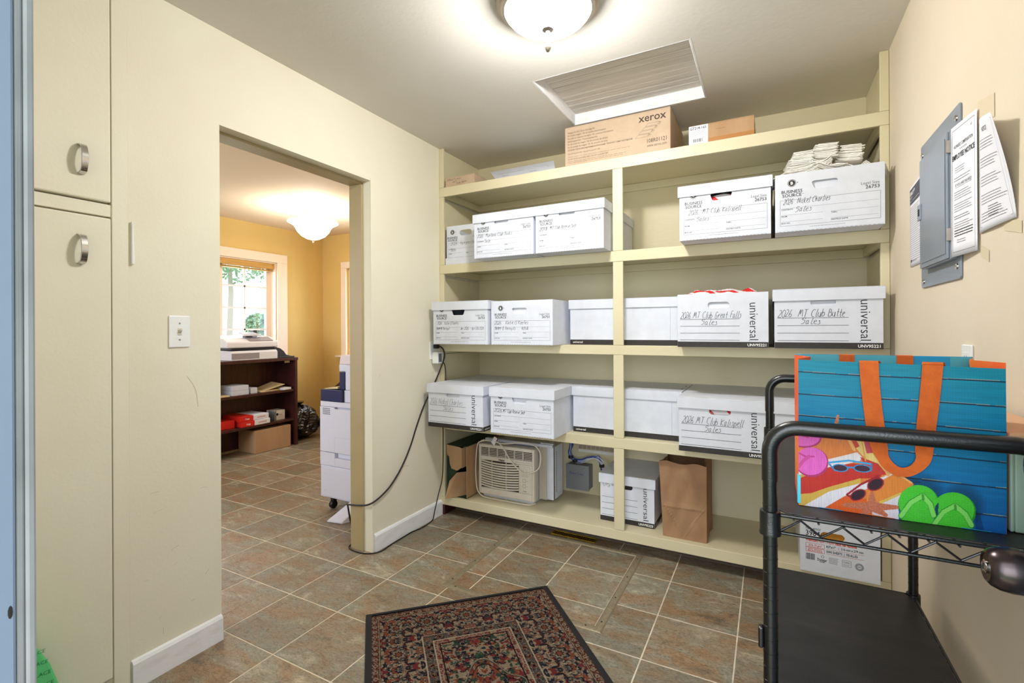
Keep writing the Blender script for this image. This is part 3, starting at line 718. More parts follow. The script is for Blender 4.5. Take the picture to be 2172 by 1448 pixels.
def bs_print(parent, w, h, hand):
    P = Print((0, 0, 0), (1, 0, 0), (0, 0, 1)); X = lambda u: u * w; Z = lambda v: (1 - v) * h
    cx = X(.165); cz = Z(.165)
    P.disc(cx, cz, .0165, INK); P.k = .0002; P.ring(cx, cz, .0145, .0013, WHITEINK); P.text(cx - .0048, cz - .0066, .0185, 'B', WHITEINK, bold=.03); P.k = 0
    P.poly([(cx + .0205, cz - .003), (cx + .0245, cz), (cx + .0205, cz + .003)], INK)
    P.text(cx, Z(.335), .0195, 'BUSINESS', INK, bold=.014, align='c'); P.text(cx, Z(.40), .0195, 'SOURCE', INK, bold=.014, align='c'); P.text(cx + .037, Z(.372), .006, 'TM', GREYINK)
    P.text(X(.955), Z(.335), .0165, 'Legal Size', GREYINK, bold=.004, align='r'); P.text(X(.955), Z(.405), .0195, '26753', INK, bold=.012, align='r')
    P.frame(X(.05), Z(.895), X(.962), Z(.455), .0011, GREYINK)
    P.line(X(.062), Z(.595), X(.945), Z(.595), .0007, GREYINK)
    for v in (.71, .825): P.line(X(.062), Z(v), X(.455), Z(v), .0007, GREYINK); P.line(X(.53), Z(v - (0 if v < .8 else 0)), X(.945), Z(v), .0007, GREYINK)
    for u, v, t in ((.062, .625, 'CONTENTS'), (.062, .742, 'FROM'), (.53, .742, 'THRU'), (.062, .86, 'BOX NO.'), (.53, .86, 'DESTROY DATE')): P.text(X(u), Z(v), .0085, t, INK, bold=.012)
    P.greek(X(.33), Z(.935), X(.68), 1, .01, .0014, GREYINK, seed=4)
    for q in hand: P.hand(*q[:4], m=PEN, w=q[4] if len(q) > 4 else .0013, shear=.25, seed=int(q[0] * 1000), width=q[5] if len(q) > 5 else None)
    # score dashes along the bottom edge
    P.use(GREYINK)
    for i in range(24): P.line(X(.04 + i * .039), .0016, X(.04 + i * .039 + .022), .0016, .0012)
    return P.build('printed_label', parent)
def uni_print(parent, w, h, hand, model='UNV95221', side=None):
    P = Print((0, 0, 0), (1, 0, 0), (0, 0, 1)); X = lambda u: u * w; Z = lambda v: (1 - v) * h
    P.rect(0.0006, 0.0006, w - .0006, Z(.895), BLACKBAND); P.k = .0003
    P.text(X(.975), Z(.972), .0175, model, WHITEINK, bold=.022, align='r'); P.k = 0
    for v in (.475, .605, .735, .865): P.line(X(.03), Z(v), X(.70), Z(v), .0017, INK)
    th = (.855 - .185) * h
    P.text(X(.805), Z(.190), .052 * (w / .395) , 'universal', INK, bold=-.004, rot=-PI / 2, width=th, shear=0)
    P.disc(X(.80), Z(.885) + .004, .002, GREYINK)
    for q in hand: P.hand(*q[:4], m=PEN, w=q[4] if len(q) > 4 else .0016, shear=.22, seed=int(q[0] * 1000), width=q[5] if len(q) > 5 else None, rot=q[6] if len(q) > 6 else 0)
    return P.build('printed_label', parent)
def flap(parent, hx, hz, hw, hh, m=CARTON, y=.012):
    MB().hexa([(hx - hw / 2 - .004, .005, hz - hh / 2 - .004), (hx + hw / 2 + .004, .005, hz - hh / 2 - .004), (hx + hw / 2 + .004, .007, hz - hh / 2 - .004), (hx - hw / 2 - .004, .007, hz - hh / 2 - .004),
               (hx - hw / 2, y, hz + hh / 2 + .004), (hx + hw / 2, y, hz + hh / 2 + .004), (hx + hw / 2, y + .003, hz + hh / 2 + .004), (hx - hw / 2, y + .003, hz + hh / 2 + .004)]).build('handle_flap', m, parent)
GRP = 'white file storage boxes on the built-in shelves'
BW, BD, BH = .395, .60, .256
def bs_box(label, x, y, z, hand, has_lid=True, flapped=True, w=BW, h=BH, d=BD):
    t = thing('file_box', label, 'box', (x, y, z + .0006), 0, GRP)
    hx, hz, hw, hh = w * .475, h * (1 - .235), .094, .034
    box_body(t, w, d, h, rounded_hole(hx, hz, hw, hh, 'trap'))
    bs_print(t, w, h, hand)
    if flapped: flap(t, hx, hz, hw, hh)
    if has_lid: lid(t, w, d, h)
    return t
def uni_box(label, x, y, z, hand, has_lid=True, model='UNV95221', w=BW, h=BH, d=BD, flapped=False, pile=True):
    t = thing('file_box', label, 'box', (x, y, z + .0006), 0, GRP)
    hx, hz, hw, hh = w * .47, h * (1 - .215), .094 if w > .35 else .085, .028
    box_body(t, w, d, h, rounded_hole(hx, hz, hw, hh, 'pill'))
    uni_print(t, w, h, hand, model)
    P = Print((w, 0, 0), (0, 1, 0), (0, 0, 1)); P.rect(0.001, .0006, d - .001, h * .105, BLACKBAND); P.k = .0003; P.text(.02, h * .03, .016, 'universal', WHITEINK, bold=.01); P.build('side_band', t)
    P = Print((0, d, 0), (0, -1, 0), (0, 0, 1)); P.rect(0.001, .0006, d - .001, h * .105, BLACKBAND); P.build('side_band', t)
    if flapped: flap(t, hx, hz, hw, hh)
    if has_lid: lid(t, w, d, h)
    return t
def side_box(label, x, y, z, w=.61, d=.395, h=BH, lid_gap=0):
    """universal box turned with its long side to the room"""
    t = thing('file_box', label, 'box', (x, y, z + .0006), 0, GRP)
    box_body(t, w, d, h, None)
    P = Print((0, 0, 0), (1, 0, 0), (0, 0, 1)); P.rect(.0006, .0006, w - .0006, h * .115, BLACKBAND); P.k = .0003; P.text(.018, h * .038, .017, 'universal', WHITEINK, bold=.01)
    P.k = 0; P.line(w - .045, h * .115, w - .045, h * .8, .0008, GREYINK); P.build('printed_band', t)
    lid(t, w, d, h, slots=False)
    o = [c for c in t.children if c.name.startswith('lid')][0]
    sl = MB()
    for q in (.25, .6): sl.box(w - .012, w - .008, d * q, d * q + .045, h + .0062, h + .0076)
    sl.build('slot', DARKGAP, o)
    return t
# top row ----------------------------------------------------------------
z4, z3, z2, z1 = TOPS[3], TOPS[2], TOPS[1], TOPS[0]
t = thing('file_box', 'lidless white file box sitting in its own upturned lid, topmost row far left', 'box', (-1.879, 2.615, z4 + .0006), 0, GRP)
box_body(t, .285, .38, .25, rounded_hole(.150, .25 * .80, .094, .036, 'pill')).location = (0, 0, .004)
bs = bs_print(t, .285, .25, [(.03, .125, .020, '2026  Vanyeville Mall', .0013), (.03, .085, .018, 'Sale', .0013)]); bs.location = (0, 0, .004)
mb = MB(); mb.box(-.006, .291, -.006, .386, 0, .0035); mb.box(-.006, .291, -.006, -.003, .0035, .045); mb.box(-.006, .291, .383, .386, .0035, .045); mb.box(-.006, -.003, -.003, .383, .0035, .045); mb.box(.288, .291, -.003, .383, .0035, .045)
mb.build('upturned_lid', CARTON, t, bevel=.0012)
bs_box('lidded white file box marked Montana Club Books, topmost row left bay', -1.566, 2.46, z4, [(.022, .124, .020, '2026  Montana Club Books', .0014, .235), (.07, .092, .018, 'Sale', .0014)], w=.394)
bs_box('lidded white file box marked MT Club Reserve Sale, against the centre post', -1.157, 2.46, z4, [(.022, .124, .018, '2018', .002), (.085, .126, .018, 'MT Club Reserve Sale', .0015, .155)], w=.394)
db = bs_box('white file box marked MT Club Kalispell with red striped plastic in its handle hole', -.383, 2.46, z4, [(.04, .122, .022, '2026  MT Club Kalispell', .0015, .23), (.075, .088, .02, 'Sales', .0015)], flapped=False, w=.393)
nk = bs_box('open white file box marked Nickel Charlies heaped with bundled receipts', .026, 2.46, z4, [(.03, .122, .024, '2026  Nickel Charlies', .0015, .175), (.075, .086, .022, 'Sales', .0015)], has_lid=False, w=.395)
# middle row ----------------------------------------------------------------
bs_box('lidded white file box marked Katie O Keefes with dates, beside the wall outlet', -1.862, 2.445, z3, [(.03, .122, .018, "2026   Katie O'Keefes", .0012, .16), (.022, .090, .016, 'Sale & Receipt', .0012, .10), (.20, .090, .017, 'Jan 2026 - Apr/26/2026', .0012, .17)], flapped=False)
bs_box("lidless white file box marked Katie O'Keefes Sales & Receipts", -1.453, 2.465, z3, [(.022, .120, .020, "2026   Katie O'Keefes", .0016, .22), (.022, .088, .018, 'Sales & Receipts', .0015, .14), (.2, .088, .017, '4/21/26 -', .0014, .055)], has_lid=False, d=.58)
side_box('long side of plain white file box behind the centre post, middle row', -1.028, 2.655, z3, h=.252)
rs = uni_box('lidless white file box marked MT Club Great Falls with striped bags poking out', -.397, 2.475, z3, [(.012, .140, .030, '2026 MT Club Great Falls', .0017, .27), (.105, .108, .026, 'Sales', .0017)], has_lid=False, flapped=True)
uni_box('lidded white file box marked MT Club Butte beside the right wall', .021, 2.475, z3, [(.012, .140, .032, '2026  MT Club Butte', .0018, .25), (.10, .108, .026, 'Sales', .0018)], flapped=True)
# lower row ----------------------------------------------------------------
uni_box('lidded white file box marked Nickel Charlies, above the green carton', -1.862, 2.39, z2, [(.012, .143, .034, '2026 Nickel Charlies', .0014, .24), (.11, .108, .026, 'Sales', .0014)], flapped=True)
bs_box('lidded white file box marked MT Club Reserve, above the air conditioner', -1.424, 2.405, z2, [(.022, .122, .020, '2026', .0015), (.080, .122, .020, 'MT Club Reserve Sale', .0015, .14)])
side_box('long side of plain white file box behind the centre post, lower row', -1.012, 2.655, z2, w=.60)
uni_box('lidded white file box marked MT Club Kalispell just left of the cart handle', -.392, 2.465, z2, [(.014, .140, .032, '2026 MT Club Kalispell', .0017, .27), (.115, .106, .026, 'Sales', .0017)])
uni_box('lidded white file box behind the shopping bag on the lower shelf row', .020, 2.475, z2, [])
# small box on the bottom shelf
ub = uni_box('short white file box with black hand hole on the bottom shelf beside paper sack', -.862, 2.69, z1, [(.02, .195, .02, 'Loan', .0012, .055, .5), (.045, .188, .018, 'in of', .0012, .05, .5), (.075, .125, .035, 'A', .0012)], model='UNV95223', w=.305, d=.375, h=.262)
# dark sheet standing in for the shade inside its hand hole
MB().box(.08, .21, .01, .012, .17, .23).build('hole_shade', DARKGAP, ub)

# red striped plastic bags
STRIPE = principled('striped_plastic', (1, 1, 1, 1), 0.3)
def _s():
    m = STRIPE; b = m.node_tree.nodes['Principled BSDF']
    tc = N(m, 'ShaderNodeTexCoord'); w = N(m, 'ShaderNodeTexWave', bands_direction='DIAGONAL', i_Scale=5.0, i_Distortion=4.5, i_Detail=1.0); L(m, tc.outputs['Object'], w.inputs['Vector'])
    c = N(m, 'ShaderNodeValToRGB'); c.color_ramp.elements[0].position = .80; c.color_ramp.elements[0].color = lin((236, 230, 236)); c.color_ramp.elements[1].position = .84; c.color_ramp.elements[1].color = lin((206, 40, 44))
    L(m, w.outputs['Fac'], c.inputs['Fac']); L(m, c.outputs[0], b.inputs['Base Color'])
_s()
def lumpy(nx, ny, x0, x1, y0, y1, zf, amp, seed):
    rd = np.random.default_rng(seed); ph = rd.uniform(0, 6, (6,)); fr = rd.uniform(6, 34, (6, 2))
    def fn(u, v):
        x = x0 + (x1 - x0) * u; y = y0 + (y1 - y0) * v
        e = min(1, 6 * min(u, 1 - u, v, 1 - v) + .0)
        q = sum(math.sin(fr[i][0] * u + fr[i][1] * v + ph[i]) for i in range(6)) / 6
        return (x, y, zf * e ** .5 + amp * q * (0.3 + e))
    return MB().sheet(fn, nx, ny)
o = lumpy(46, 24, 0, .36, 0, .30, .040, .022, 3).build('plastic_bag', STRIPE, loc=(-.383, 2.484, z3 + .228), smooth=True, solid=.001)
tag(o, 'red and white striped plastic bag poking out of the Great Falls file box', 'bag')
o = lumpy(20, 12, 0, .24, 0, .1, .03, .006, 5).build('plastic_bag', STRIPE, loc=(-.30, 2.47, z4 + .178), smooth=True, solid=.001)
tag(o, 'red striped plastic seen through the handle hole of the Kalispell file box on top row', 'bag')
o = lumpy(20, 12, 0, .24, 0, .1, .03, .006, 8).build('plastic_bag', STRIPE, loc=(-.32, 2.475, z2 + .18), smooth=True, solid=.001)
tag(o, 'red printed plastic seen in the handle hole of the file box beside the cart', 'bag')
# receipt bundles: stacks of thin slips, slightly bent
def bundle(label, x, y, z, w, d, n, rz, tilt=0.0, bend=0.0, fan=.004, roll=0.0, th=.0031):
    mb = MB(); rd = random.Random(label); zz_ = 0
    for i in range(n):
        ox, oy = rd.uniform(-fan, fan) * 1.6, rd.uniform(-fan, fan); ww = w * rd.uniform(.9, 1.04); t_ = th * rd.uniform(.5, .9); a = rd.uniform(-.05, .05)
        vs = []; K = 6
        for k in range(K + 1):
            u = k / K - .5; bz = bend * (u * u * 4) * (1 if i % 1 == 0 else 1) + rd.uniform(-.0006, .0006)
            for s1 in (-1, 1):
                px = u * ww; py = s1 * d / 2
                px, py = px * math.cos(a) - py * math.sin(a) + ox, px * math.sin(a) + py * math.cos(a) + oy
                vs.append((px, py, zz_ + bz)); vs.append((px, py, zz_ + bz + t_))
        f = []
        for k in range(K):
            b0 = 4 * k; f += [[b0 + 1, b0 + 5, b0 + 7, b0 + 3], [b0, b0 + 2, b0 + 6, b0 + 4], [b0, b0 + 4, b0 + 5, b0 + 1], [b0 + 2, b0 + 3, b0 + 7, b0 + 6]]
        f += [[0, 1, 3, 2], [4 * K, 4 * K + 2, 4 * K + 3, 4 * K + 1]]
        mb.add(vs, f); zz_ += th
    o = mb.build('receipt_bundle', RECEIPT, loc=(x, y, z), rot=(tilt, roll, rz), recalc=False)
    tag(o, label, 'paper', 'receipt bundles heaped in the open file box'); return o
zt_ = z4 + BH
b0 = z4 + .19
for i, a in enumerate([
    ('receipt bundle leaning out over the left corner of the open file box', .065, 2.56, b0 + .048, .09, .15, 12, .5, 0, .006, .006, -.35),
    ('receipt bundle at the base of the left stack in the file box', .125, 2.58, b0 + .068, .10, .16, 13, .1, 0, .006, .005, -.12),
    ('flat receipt bundle above it in the left stack in the file box', .125, 2.585, b0 + .118, .088, .15, 11, .12, 0, .001, .004, -.04),
    ('small receipt bundle topping the left stack of receipts', .135, 2.59, b0 + .155, .075, .13, 8, .05, 0, .000, .003, -.04),
    ('bent receipt bundle in the middle of the heap', .205, 2.58, b0 + .085, .085, .15, 14, -.1, .1, .018, .004, .05),
    ('receipt bundle high in the middle of the heap', .215, 2.60, b0 + .137, .09, .15, 13, .05, 0, .002, .005, .02),
    ('topmost receipt bundle of the whole heap', .225, 2.61, b0 + .178, .082, .13, 9, .08, 0, .000, .004, .03),
    ('receipt bundle low in the front of the heap', .225, 2.54, b0 + .052, .12, .12, 13, .3, .15, .012, .006, .1),
    ('curved receipt bundle right of the middle of the heap', .285, 2.58, b0 + .066, .10, .15, 13, -.2, .1, -.012, .005, .25),
    ('flat receipt bundle on the right stack of the heap', .315, 2.62, b0 + .115, .088, .14, 13, -.05, 0, .002, .005, .1),
    ('topmost receipt bundle of the right stack', .322, 2.63, b0 + .158, .085, .13, 10, -.02, 0, .000, .004, .06),
    ('receipt bundle standing fanned near the right end of the file box', .345, 2.54, b0 + .038, .07, .10, 14, .2, 0, -.01, .006, 1.1),
    ('loose receipt slips in the right corner of the file box', .385, 2.56, b0 + .045, .06, .12, 6, 1.2, 0, .004, .008, .5),
    ('upright folded receipt near the right corner of the file box', .368, 2.575, b0 + .075, .04, .05, 3, .1, 0, 0, .004, 1.35)]):
    bundle(*a)
# packed papers that carry the heap
mb = MB()
for k in range(26): mb.box(.036 + k * .0142, .036 + k * .0142 + .0135, 2.47, 2.47 + .28 - (k % 3) * .02, z4 + .006, z4 + .19 + (k % 4) * .005)
o = mb.build('packed_receipts', RECEIPT); o['kind'] = 'stuff'; tag(o, 'receipts packed upright inside the open Nickel Charlies file box', 'paper')
# ================================================================ ceiling lamp
cl_ = thing('ceiling_lamp', 'lit frosted glass flush ceiling lamp with nickel rim and finial', 'lamp', (LAMP[0], LAMP[1], CZ))
MB().lathe([(.10, 0), (.180, -.001), (.188, -.008), (.187, -.016), (.178, -.020), (.178, -.026), (.170, -.030), (.166, -.038), (.158, -.041), (.152, -.038), (.152, -.006)], 56).build('rim', NICKEL, cl_, smooth=True)
MB().lathe([(.158, -.034), (.154, -.046), (.140, -.062), (.118, -.078), (.088, -.091), (.050, -.101), (.004, -.104)], 56).build('glass_bowl', SHADE, cl_, smooth=True)
MB().lathe([(.020, -.100), (.021, -.108), (.008, -.114), (.007, -.158), (.0105, -.164), (.0115, -.171), (.009, -.179), (.005, -.186), (.0005, -.188)], 20).build('finial', NICKEL, cl_, smooth=True)

# ================================================================ things on the top shelf
z5 = TOPS[4]
def carton(name, label, x, y, z, w, d, h, m, rz=0, tape=True, group=None, bevel=.0025, m2=None):
    t = thing(name, label, 'box', (x, y, z + .0005), rz, group)
    mb = MB(); T = .004
    mb.box(0, w, 0, d, 0, h - .0035)
    mb.build('body', m, t, bevel=bevel)
    mb = MB(); mb.box(.001, w - .001, .001, d / 2 - .001, h - .0035, h); mb.box(.001, w - .001, d / 2 + .001, d - .001, h - .0035, h)
    mb.build('top_flap', m2 or m, t, bevel=.001)
    if tape: MB().box(-.0004, w + .0004, d / 2 - .025, d / 2 + .025, h, h + .0006).build('tape', TAPE, t)
    return t
xb = carton('cardboard_box', 'long kraft box printed with drum cartridge kit text in many languages', -1.033, 2.60, z5, .586, .40, .222, KRAFT)
P = Print((0, 0, 0), (1, 0, 0), (0, 0, 1)); DB_ = mat('dark_brown_print', (72, 58, 46), .6)
P.text(.565, .168, .058, 'xerox', DB_, bold=.012, align='r')
y = .185
for tx, w_ in (('Imaging Unit Kit / Drum Cartridge Kit', .16), ("Kit d'unité imageur / Kit de module photorécepteur", .225), ('Kit unità di creazione immagine / Kit cartuccia fotoricettore', .265), ('Belichtungseinheit / Trommeleinheit-Kit', .175), ('Kit de unidad de imagen / Kit de cartucho de cilindro', .235), ('Kit da unidade de imagem / Kit do cartucho do toner', .235), ('Комплект блока формирования изображения / Комплект принт-картриджей', .37)):
    P.text(.018, y, .0135, tx, DB_, bold=.004, width=w_); y -= .0165
for tx, w_ in (('Xerox® Phaser® 6600 / Xerox® VersaLink® C400', .17),): P.text(.018, y - .004, .011, tx, DB_, width=w_ + .02); y -= .017
P.greek(.018, y - .002, .38, 1, .01, .0012, DB_, ragged=.05); y -= .010
P.text(.018, y - .008, .011, 'Xerox® WorkCentre® 6605 / 6655 / Xerox® VersaLink® C405', DB_, width=.235); P.greek(.018, y - .018, .36, 2, .008, .0012, DB_, ragged=.15)
for k in range(4):
    ox, oy = .47 - k * .018, .140 - k * .018
    P.stroke([(ox - .012, oy), (ox, oy + .014)], .001, DB_); P.line(ox, oy + .014, ox + .062, oy + .014, .001); P.line(ox - .012, oy, ox + .050, oy, .001); P.line(ox + .05, oy, ox + .062, oy + .014, .001); P.ring(ox + .060, oy + .005, .005, .001); P.line(ox + .058, oy + .012, ox + .072, oy + .009, .0014)
P.text(.566, .052, .030, '108R01121', DB_, bold=.004, align='r', width=.10); P.text(.566, .030, .022, 'www.xerox.com', DB_, align='r', width=.10)
P.build('printed_text', xb)
gb = carton('cardboard_box', 'small tan cardboard box with white shipping label on the top shelf', -.358, 2.60, z5, .30, .26, .095, KRAFT2, rz=.0)
P = Print((0, 0, 0), (1, 0, 0), (0, 0, 1), .0006); P.rect(.001, .002, .092, .093, PAPER); P.k = .0003
P.text(.006, .074, .019, 'GT214-165', INK, bold=.02, width=.078); P.greek(.006, .068, .085, 5, .006, .0014, GREYINK); P.line(.004, .034, .09, .034, .0008, GREYINK)
rd = random.Random(3); x = .022
while x < .066: w_ = rd.choice((.0012, .002, .0008)); P.rect(x, .010, x + w_, .027, INK); x += w_ + rd.choice((.0008, .0014))
P.build('shipping_label', gb)
P = Print((0, 0, 0), (1, 0, 0), (0, 0, 1), .0005); P.greek(.13, .06, .17, 1, .01, .001, DB_); P.rect(.093, .0005, .299, .022, mat('brown_tape', (178, 124, 72), .3)); P.build('tape_band', gb)
sb = carton('cardboard_box', 'small brown box with handwritten black note at the far left of the top shelf', -1.878, 2.602, z5, .226, .20, .063, KRAFT)
P = Print((0, 0, 0), (1, 0, 0), (0, 0, 1)); P.hand(.012, .042, .014, 'Schwartzman', w=.0011, width=.11, m=PEN); P.hand(.055, .026, .013, 'Just', w=.0011, width=.035, rot=.1); P.hand(.085, .012, .013, 'from Adams', w=.0011, width=.085, rot=.08); P.build('handwriting', sb)
fl = thing('flattened_carton', 'white cardboard lid leaning against the wall at the left of the top shelf', 'cardboard', (-1.50, 2.61, z5 + .002), 0)
MB().hexa([(0, 0, 0), (.40, 0, 0), (.40, .004, 0), (0, .004, 0), (-.14, .17, .115), (.32, .17, .115), (.32, .174, .115), (-.14, .174, .115)]).build('panel', CARTON, fl, bevel=.001)
U = Vector((1, 0, 0)); V = Vector((-.11, .17, .115)).normalized()
P = Print((0, 0, 0), (1, 0, 0), tuple(V), .001); P.use(DARKGAP); P.rect(.05, .05, .10, .055); P.rect(.24, .05, .29, .055); P.greek(.02, .13, .22, 2, .01, .002, GREYINK); P.stroke([(.29, .15), (.36, .14), (.375, .10)], .002, PEN); P.build('slot_and_print', fl)

# ================================================================ bottom shelf
# green carton with torn kraft flaps
gc = thing('carton', 'open carton, dark green with torn tan flaps, left end of the bottom shelf', 'box', (-1.884, 2.615, z1 + .0005))
mb = MB(); w, d, h = .155, .40, .335
mb.box(0, w, 0.0, d, .0, .004); mb.box(0, .004, 0, d, .004, h);  mb.box(.004, w - .004, d - .004, d, .004, h); mb.box(.0, w, 0, d, h, h + .004); mb.box(.004, .075, 0, .004, .004, h)
mb.build('body', GREEN, gc, bevel=.001); MB().box(w - .004, w, .001, d - .005, .0045, h - .0005).build('side_wall', KRAFT2, gc)
MB().prism([(0, h + .003), (.10, h - .004), (.12, h - .01), (.12, h - .135), (.085, h - .160), (.04, h - .150), (.028, h - .12), (.022, h - .075), (.005, h - .06)], (-.008, -.004), 'y').build('upper_flap', KRAFT2, gc)
MB().hexa([(.12, -.008, h - .14), (.12, -.004, h - .14), (.160, .20, h - .11), (.165, .20, h - .11), (.12, -.008, h - .01), (.12, -.004, h - .01), (.160, .20, h + .01), (.165, .20, h + .01)]).build('side_flap', KRAFT2, gc)
f_ = MB(); f_.add([(.035, -.075, .004), (.172, .16, .004), (.172, .16, .15), (.085, -.01, .165), (.05, -.045, .115), (.038, -.075, .004), (.175, .16, .004), (.175, .16, .15), (.088, -.01, .165), (.053, -.045, .115)], [[0, 1, 2, 3, 4], [9, 8, 7, 6, 5], [0, 5, 6, 1], [1, 6, 7, 2], [2, 7, 8, 3], [3, 8, 9, 4], [4, 9, 5, 0]])
f_.build('lower_flap', KRAFT2, gc)
dv = Vector((.042, .206, 0)).normalized()
P = Print(Vector((.12, -.008, h - .14)), tuple(dv), (0, 0, 1), .0012); P.ring(.09, .085, .026, .006, INK); P.poly([(.082, .078), (.098, .078), (.098, .092), (.09, .098), (.082, .092)]); P.text(.09, .040, .012, 'RECYCLE', INK, bold=.02, align='c', width=.045); P.text(.15, .085, .012, 'BOX', INK, width=.03); P.build('recycling_mark', gc)
# window air conditioner
ac = thing('air_conditioner', 'beige window air conditioner with louvred grille and coiled cord on the bottom shelf', 'air conditioner', (-1.692, 2.70, z1 + .022))
aw_, ah_ = .405, .325
fr = MB(); fr.box(0, aw_, .012, .06, 0, ah_)
fr.box(0, .016, 0, .012, 0, ah_); fr.box(aw_ - .016, aw_, 0, .012, 0, ah_); fr.box(.016, aw_ - .016, 0, .012, ah_ - .022, ah_); fr.box(.016, aw_ - .016, 0, .012, 0, .042); fr.box(.016, aw_ - .016, 0, .012, .222, .25)
fr.box(.295, aw_ - .016, 0, .012, .042, .222)
fr.build('front_panel', BEIGE, ac, bevel=.005)
MB().box(.012, aw_ - .012, .06, .36, -.004, ah_ - .006).build('cabinet', CARTON, ac, bevel=.004)
MB().box(.017, aw_ - .017, .010, .0125, .251, ah_ - .023).box(.017, .294, .010, .0125, .043, .221).build('grille_recess', DARKGAP, ac)
for k in range(5): MB().box(.0165, aw_ - .0165, .002, .010, .2555 + k * .0098, .2585 + k * .0098).build('louvre', BEIGE, ac)
for k in range(1, 6): q = .0165 + (aw_ - .033) * k / 6; MB().box(q - .002, q + .002, -.0005, .010, .250, ah_ - .022).build('divider', BEIGE, ac)
for k in range(11):
    z = .050 + k * .0158; m = MB(); pts = [(.017 + .277 * i / 12, z + .012 * (i / 12 - .5) ** 2 * 4 - .006) for i in range(13)]
    m.prism(pts + [(a, b + .0088) for a, b in reversed(pts)], (.001, .010), 'y'); m.build('louvre', BEIGE, ac)
for q in (.10, .205): MB().box(q - .0015, q + .0015, -.0005, .010, .042, .222).build('divider', BEIGE, ac)
P = Print((0, 0, 0), (1, 0, 0), (0, 0, 1)); P.text(.175, .228, .020, 'Haier', INK, bold=.03, align='c', width=.045); P.greek(.27, .236, .385, 1, .01, .0016, GREYINK, ragged=0)
P.frame(.305, .05, .375, .215, .0008, GREYINK); P.ring(.34, .188, .014, .0008, GREYINK); P.greek(.315, .16, .365, 2, .008, .0016, GREYINK, ragged=0)
for zc in (.125, .092): P.frame(.326, zc - .010, .344, zc + .010, .0014, GREYINK); P.greek(.350, zc, .362, 1, .01, .002, GREYINK)
P.text(.34, .057, .009, 'Power', INK, bold=.02, align='c'); P.build('control_print', ac)
# accordion side curtain
sc = MB(); n = 9; xa = aw_ - .004
pts = [(xa + .0065 * i + .0, .085 + (.016 if i % 2 else 0)) for i in range(n)]
for i in range(n - 1):
    a, b = pts[i], pts[i + 1]
    sc.add([(a[0], a[1], -.004), (b[0], b[1], -.004), (b[0], b[1], .325), (a[0], a[1], .325)], [[0, 1, 2, 3]])
sc.build('accordion_curtain', BEIGE, ac, solid=.0015)
MB().box(aw_ + .040, aw_ + .085, .10, .112, -.004, .345).box(aw_ - .002, aw_ + .085, .098, .114, .336, .352).build('curtain_frame', CARTON, ac, bevel=.002)
MB().box(.0, aw_ + .085, .085, .115, .327, .345).build('top_rail', CARTON, ac, bevel=.002)
MB().box(aw_ + .088, aw_ + .090, .12, .24, .0, .33).build('side_panel', CARTON, ac)
P = Print((aw_ + .090, .13, 0), (0, 1, 0), (0, 0, 1)); P.use(DARKGAP)
for i in range(24): P.rect(.006, .04 + i * .011, .014, .046 + i * .011)
P.build('vent_slots', ac)
MB().box(.02, aw_ - .02, .03, .30, -.0215, -.0045).build('foot', CARTON, ac)
def offs(L_): return [(a - (-1.692), b - 2.70, c - (z1 + .022)) for a, b, c in L_]
c1 = [(-1.65, 2.69, 0.492), (-1.69, 2.69, 0.47), (-1.705, 2.69, 0.386), (-1.708, 2.69, 0.271), (-1.70, 2.69, 0.18), (-1.668, 2.685, 0.140), (-1.61, 2.68, 0.1285), (-1.486, 2.68, 0.1285), (-1.387, 2.68, 0.1285), (-1.314, 2.685, 0.130), (-1.290, 2.72, 0.133)]
c2 = [(-1.638, 2.69, 0.500), (-1.664, 2.69, 0.490), (-1.601, 2.69, 0.497), (-1.499, 2.69, 0.489), (-1.399, 2.69, 0.505), (-1.345, 2.69, 0.508), (-1.279, 2.69, 0.500), (-1.245, 2.69, 0.467), (-1.237, 2.688, 0.417), (-1.25, 2.685, 0.364), (-1.285, 2.685, 0.338), (-1.337, 2.688, 0.321), (-1.375, 2.688, 0.329), (-1.444, 2.688, 0.386), (-1.504, 2.688, 0.467), (-1.545, 2.69, 0.497)]
MB().tube(smoothpath(offs(c1), 5), .0042, 8).build('power_cord', BEIGE, ac, smooth=True)
MB().tube(smoothpath(offs(c2), 5), .0042, 8).build('power_cord', BEIGE, ac, smooth=True)
MB().prism([(.105, .345), (.128, .385), (.150, .375), (.127, .325)], (-.014, -.012), 'y').build('cord_tag', PAPER, ac)
MB().box(.118, .140, -.006, .012, .352, .366).build('plug', REDPACK, ac, bevel=.004)
# crumpled clear film on top of the unit
o = lumpy(30, 16, 0, .40, 0, .2, .03, .018, 12).build('plastic_film', CLEARFILM, loc=(-1.58, 2.77, z1 + .022 + .356), smooth=True)
tag(o, 'crumpled clear plastic film lying on the air conditioner', 'plastic')

# phone line box, punch-down panel and cables on the back wall
YW = YB - .0005
pb = thing('junction_box', 'grey wall box with Phone Lines written on its cover', 'junction box', (-1.186, 2.98, .168))
MB().box(0, .152, .006, YW - 2.98, .004, .158).build('body', GREYBOX, pb, bevel=.003)
MB().box(-.002, .155, 0, .007, 0, .162).build('cover', GREYBOX, pb, bevel=.0015)
for q in ((.008, .07), (.145, .06)): MB().lathe([(.004, 0), (.003, -.0016), (.0003, -.002)], 10, (q[0], -.0002, q[1]), 'y').build('screw', CHROME, pb)
P = Print((0, 0, 0), (1, 0, 0), (0, 0, 1)); P.hand(.018, .100, .018, 'Phone Lines', m=mat('blue_pen', (40, 40, 120), .5), w=.0015, width=.10, rot=-.03); P.build('handwriting', pb)
pp = thing('patch_panel', 'punch-down wiring panel on the wall above the phone line box', 'patch panel', (-1.125, 3.03, .405))
MB().box(0, .30, .004, .0395, .0, .05).build('bracket', BEIGE, pp, bevel=.001)
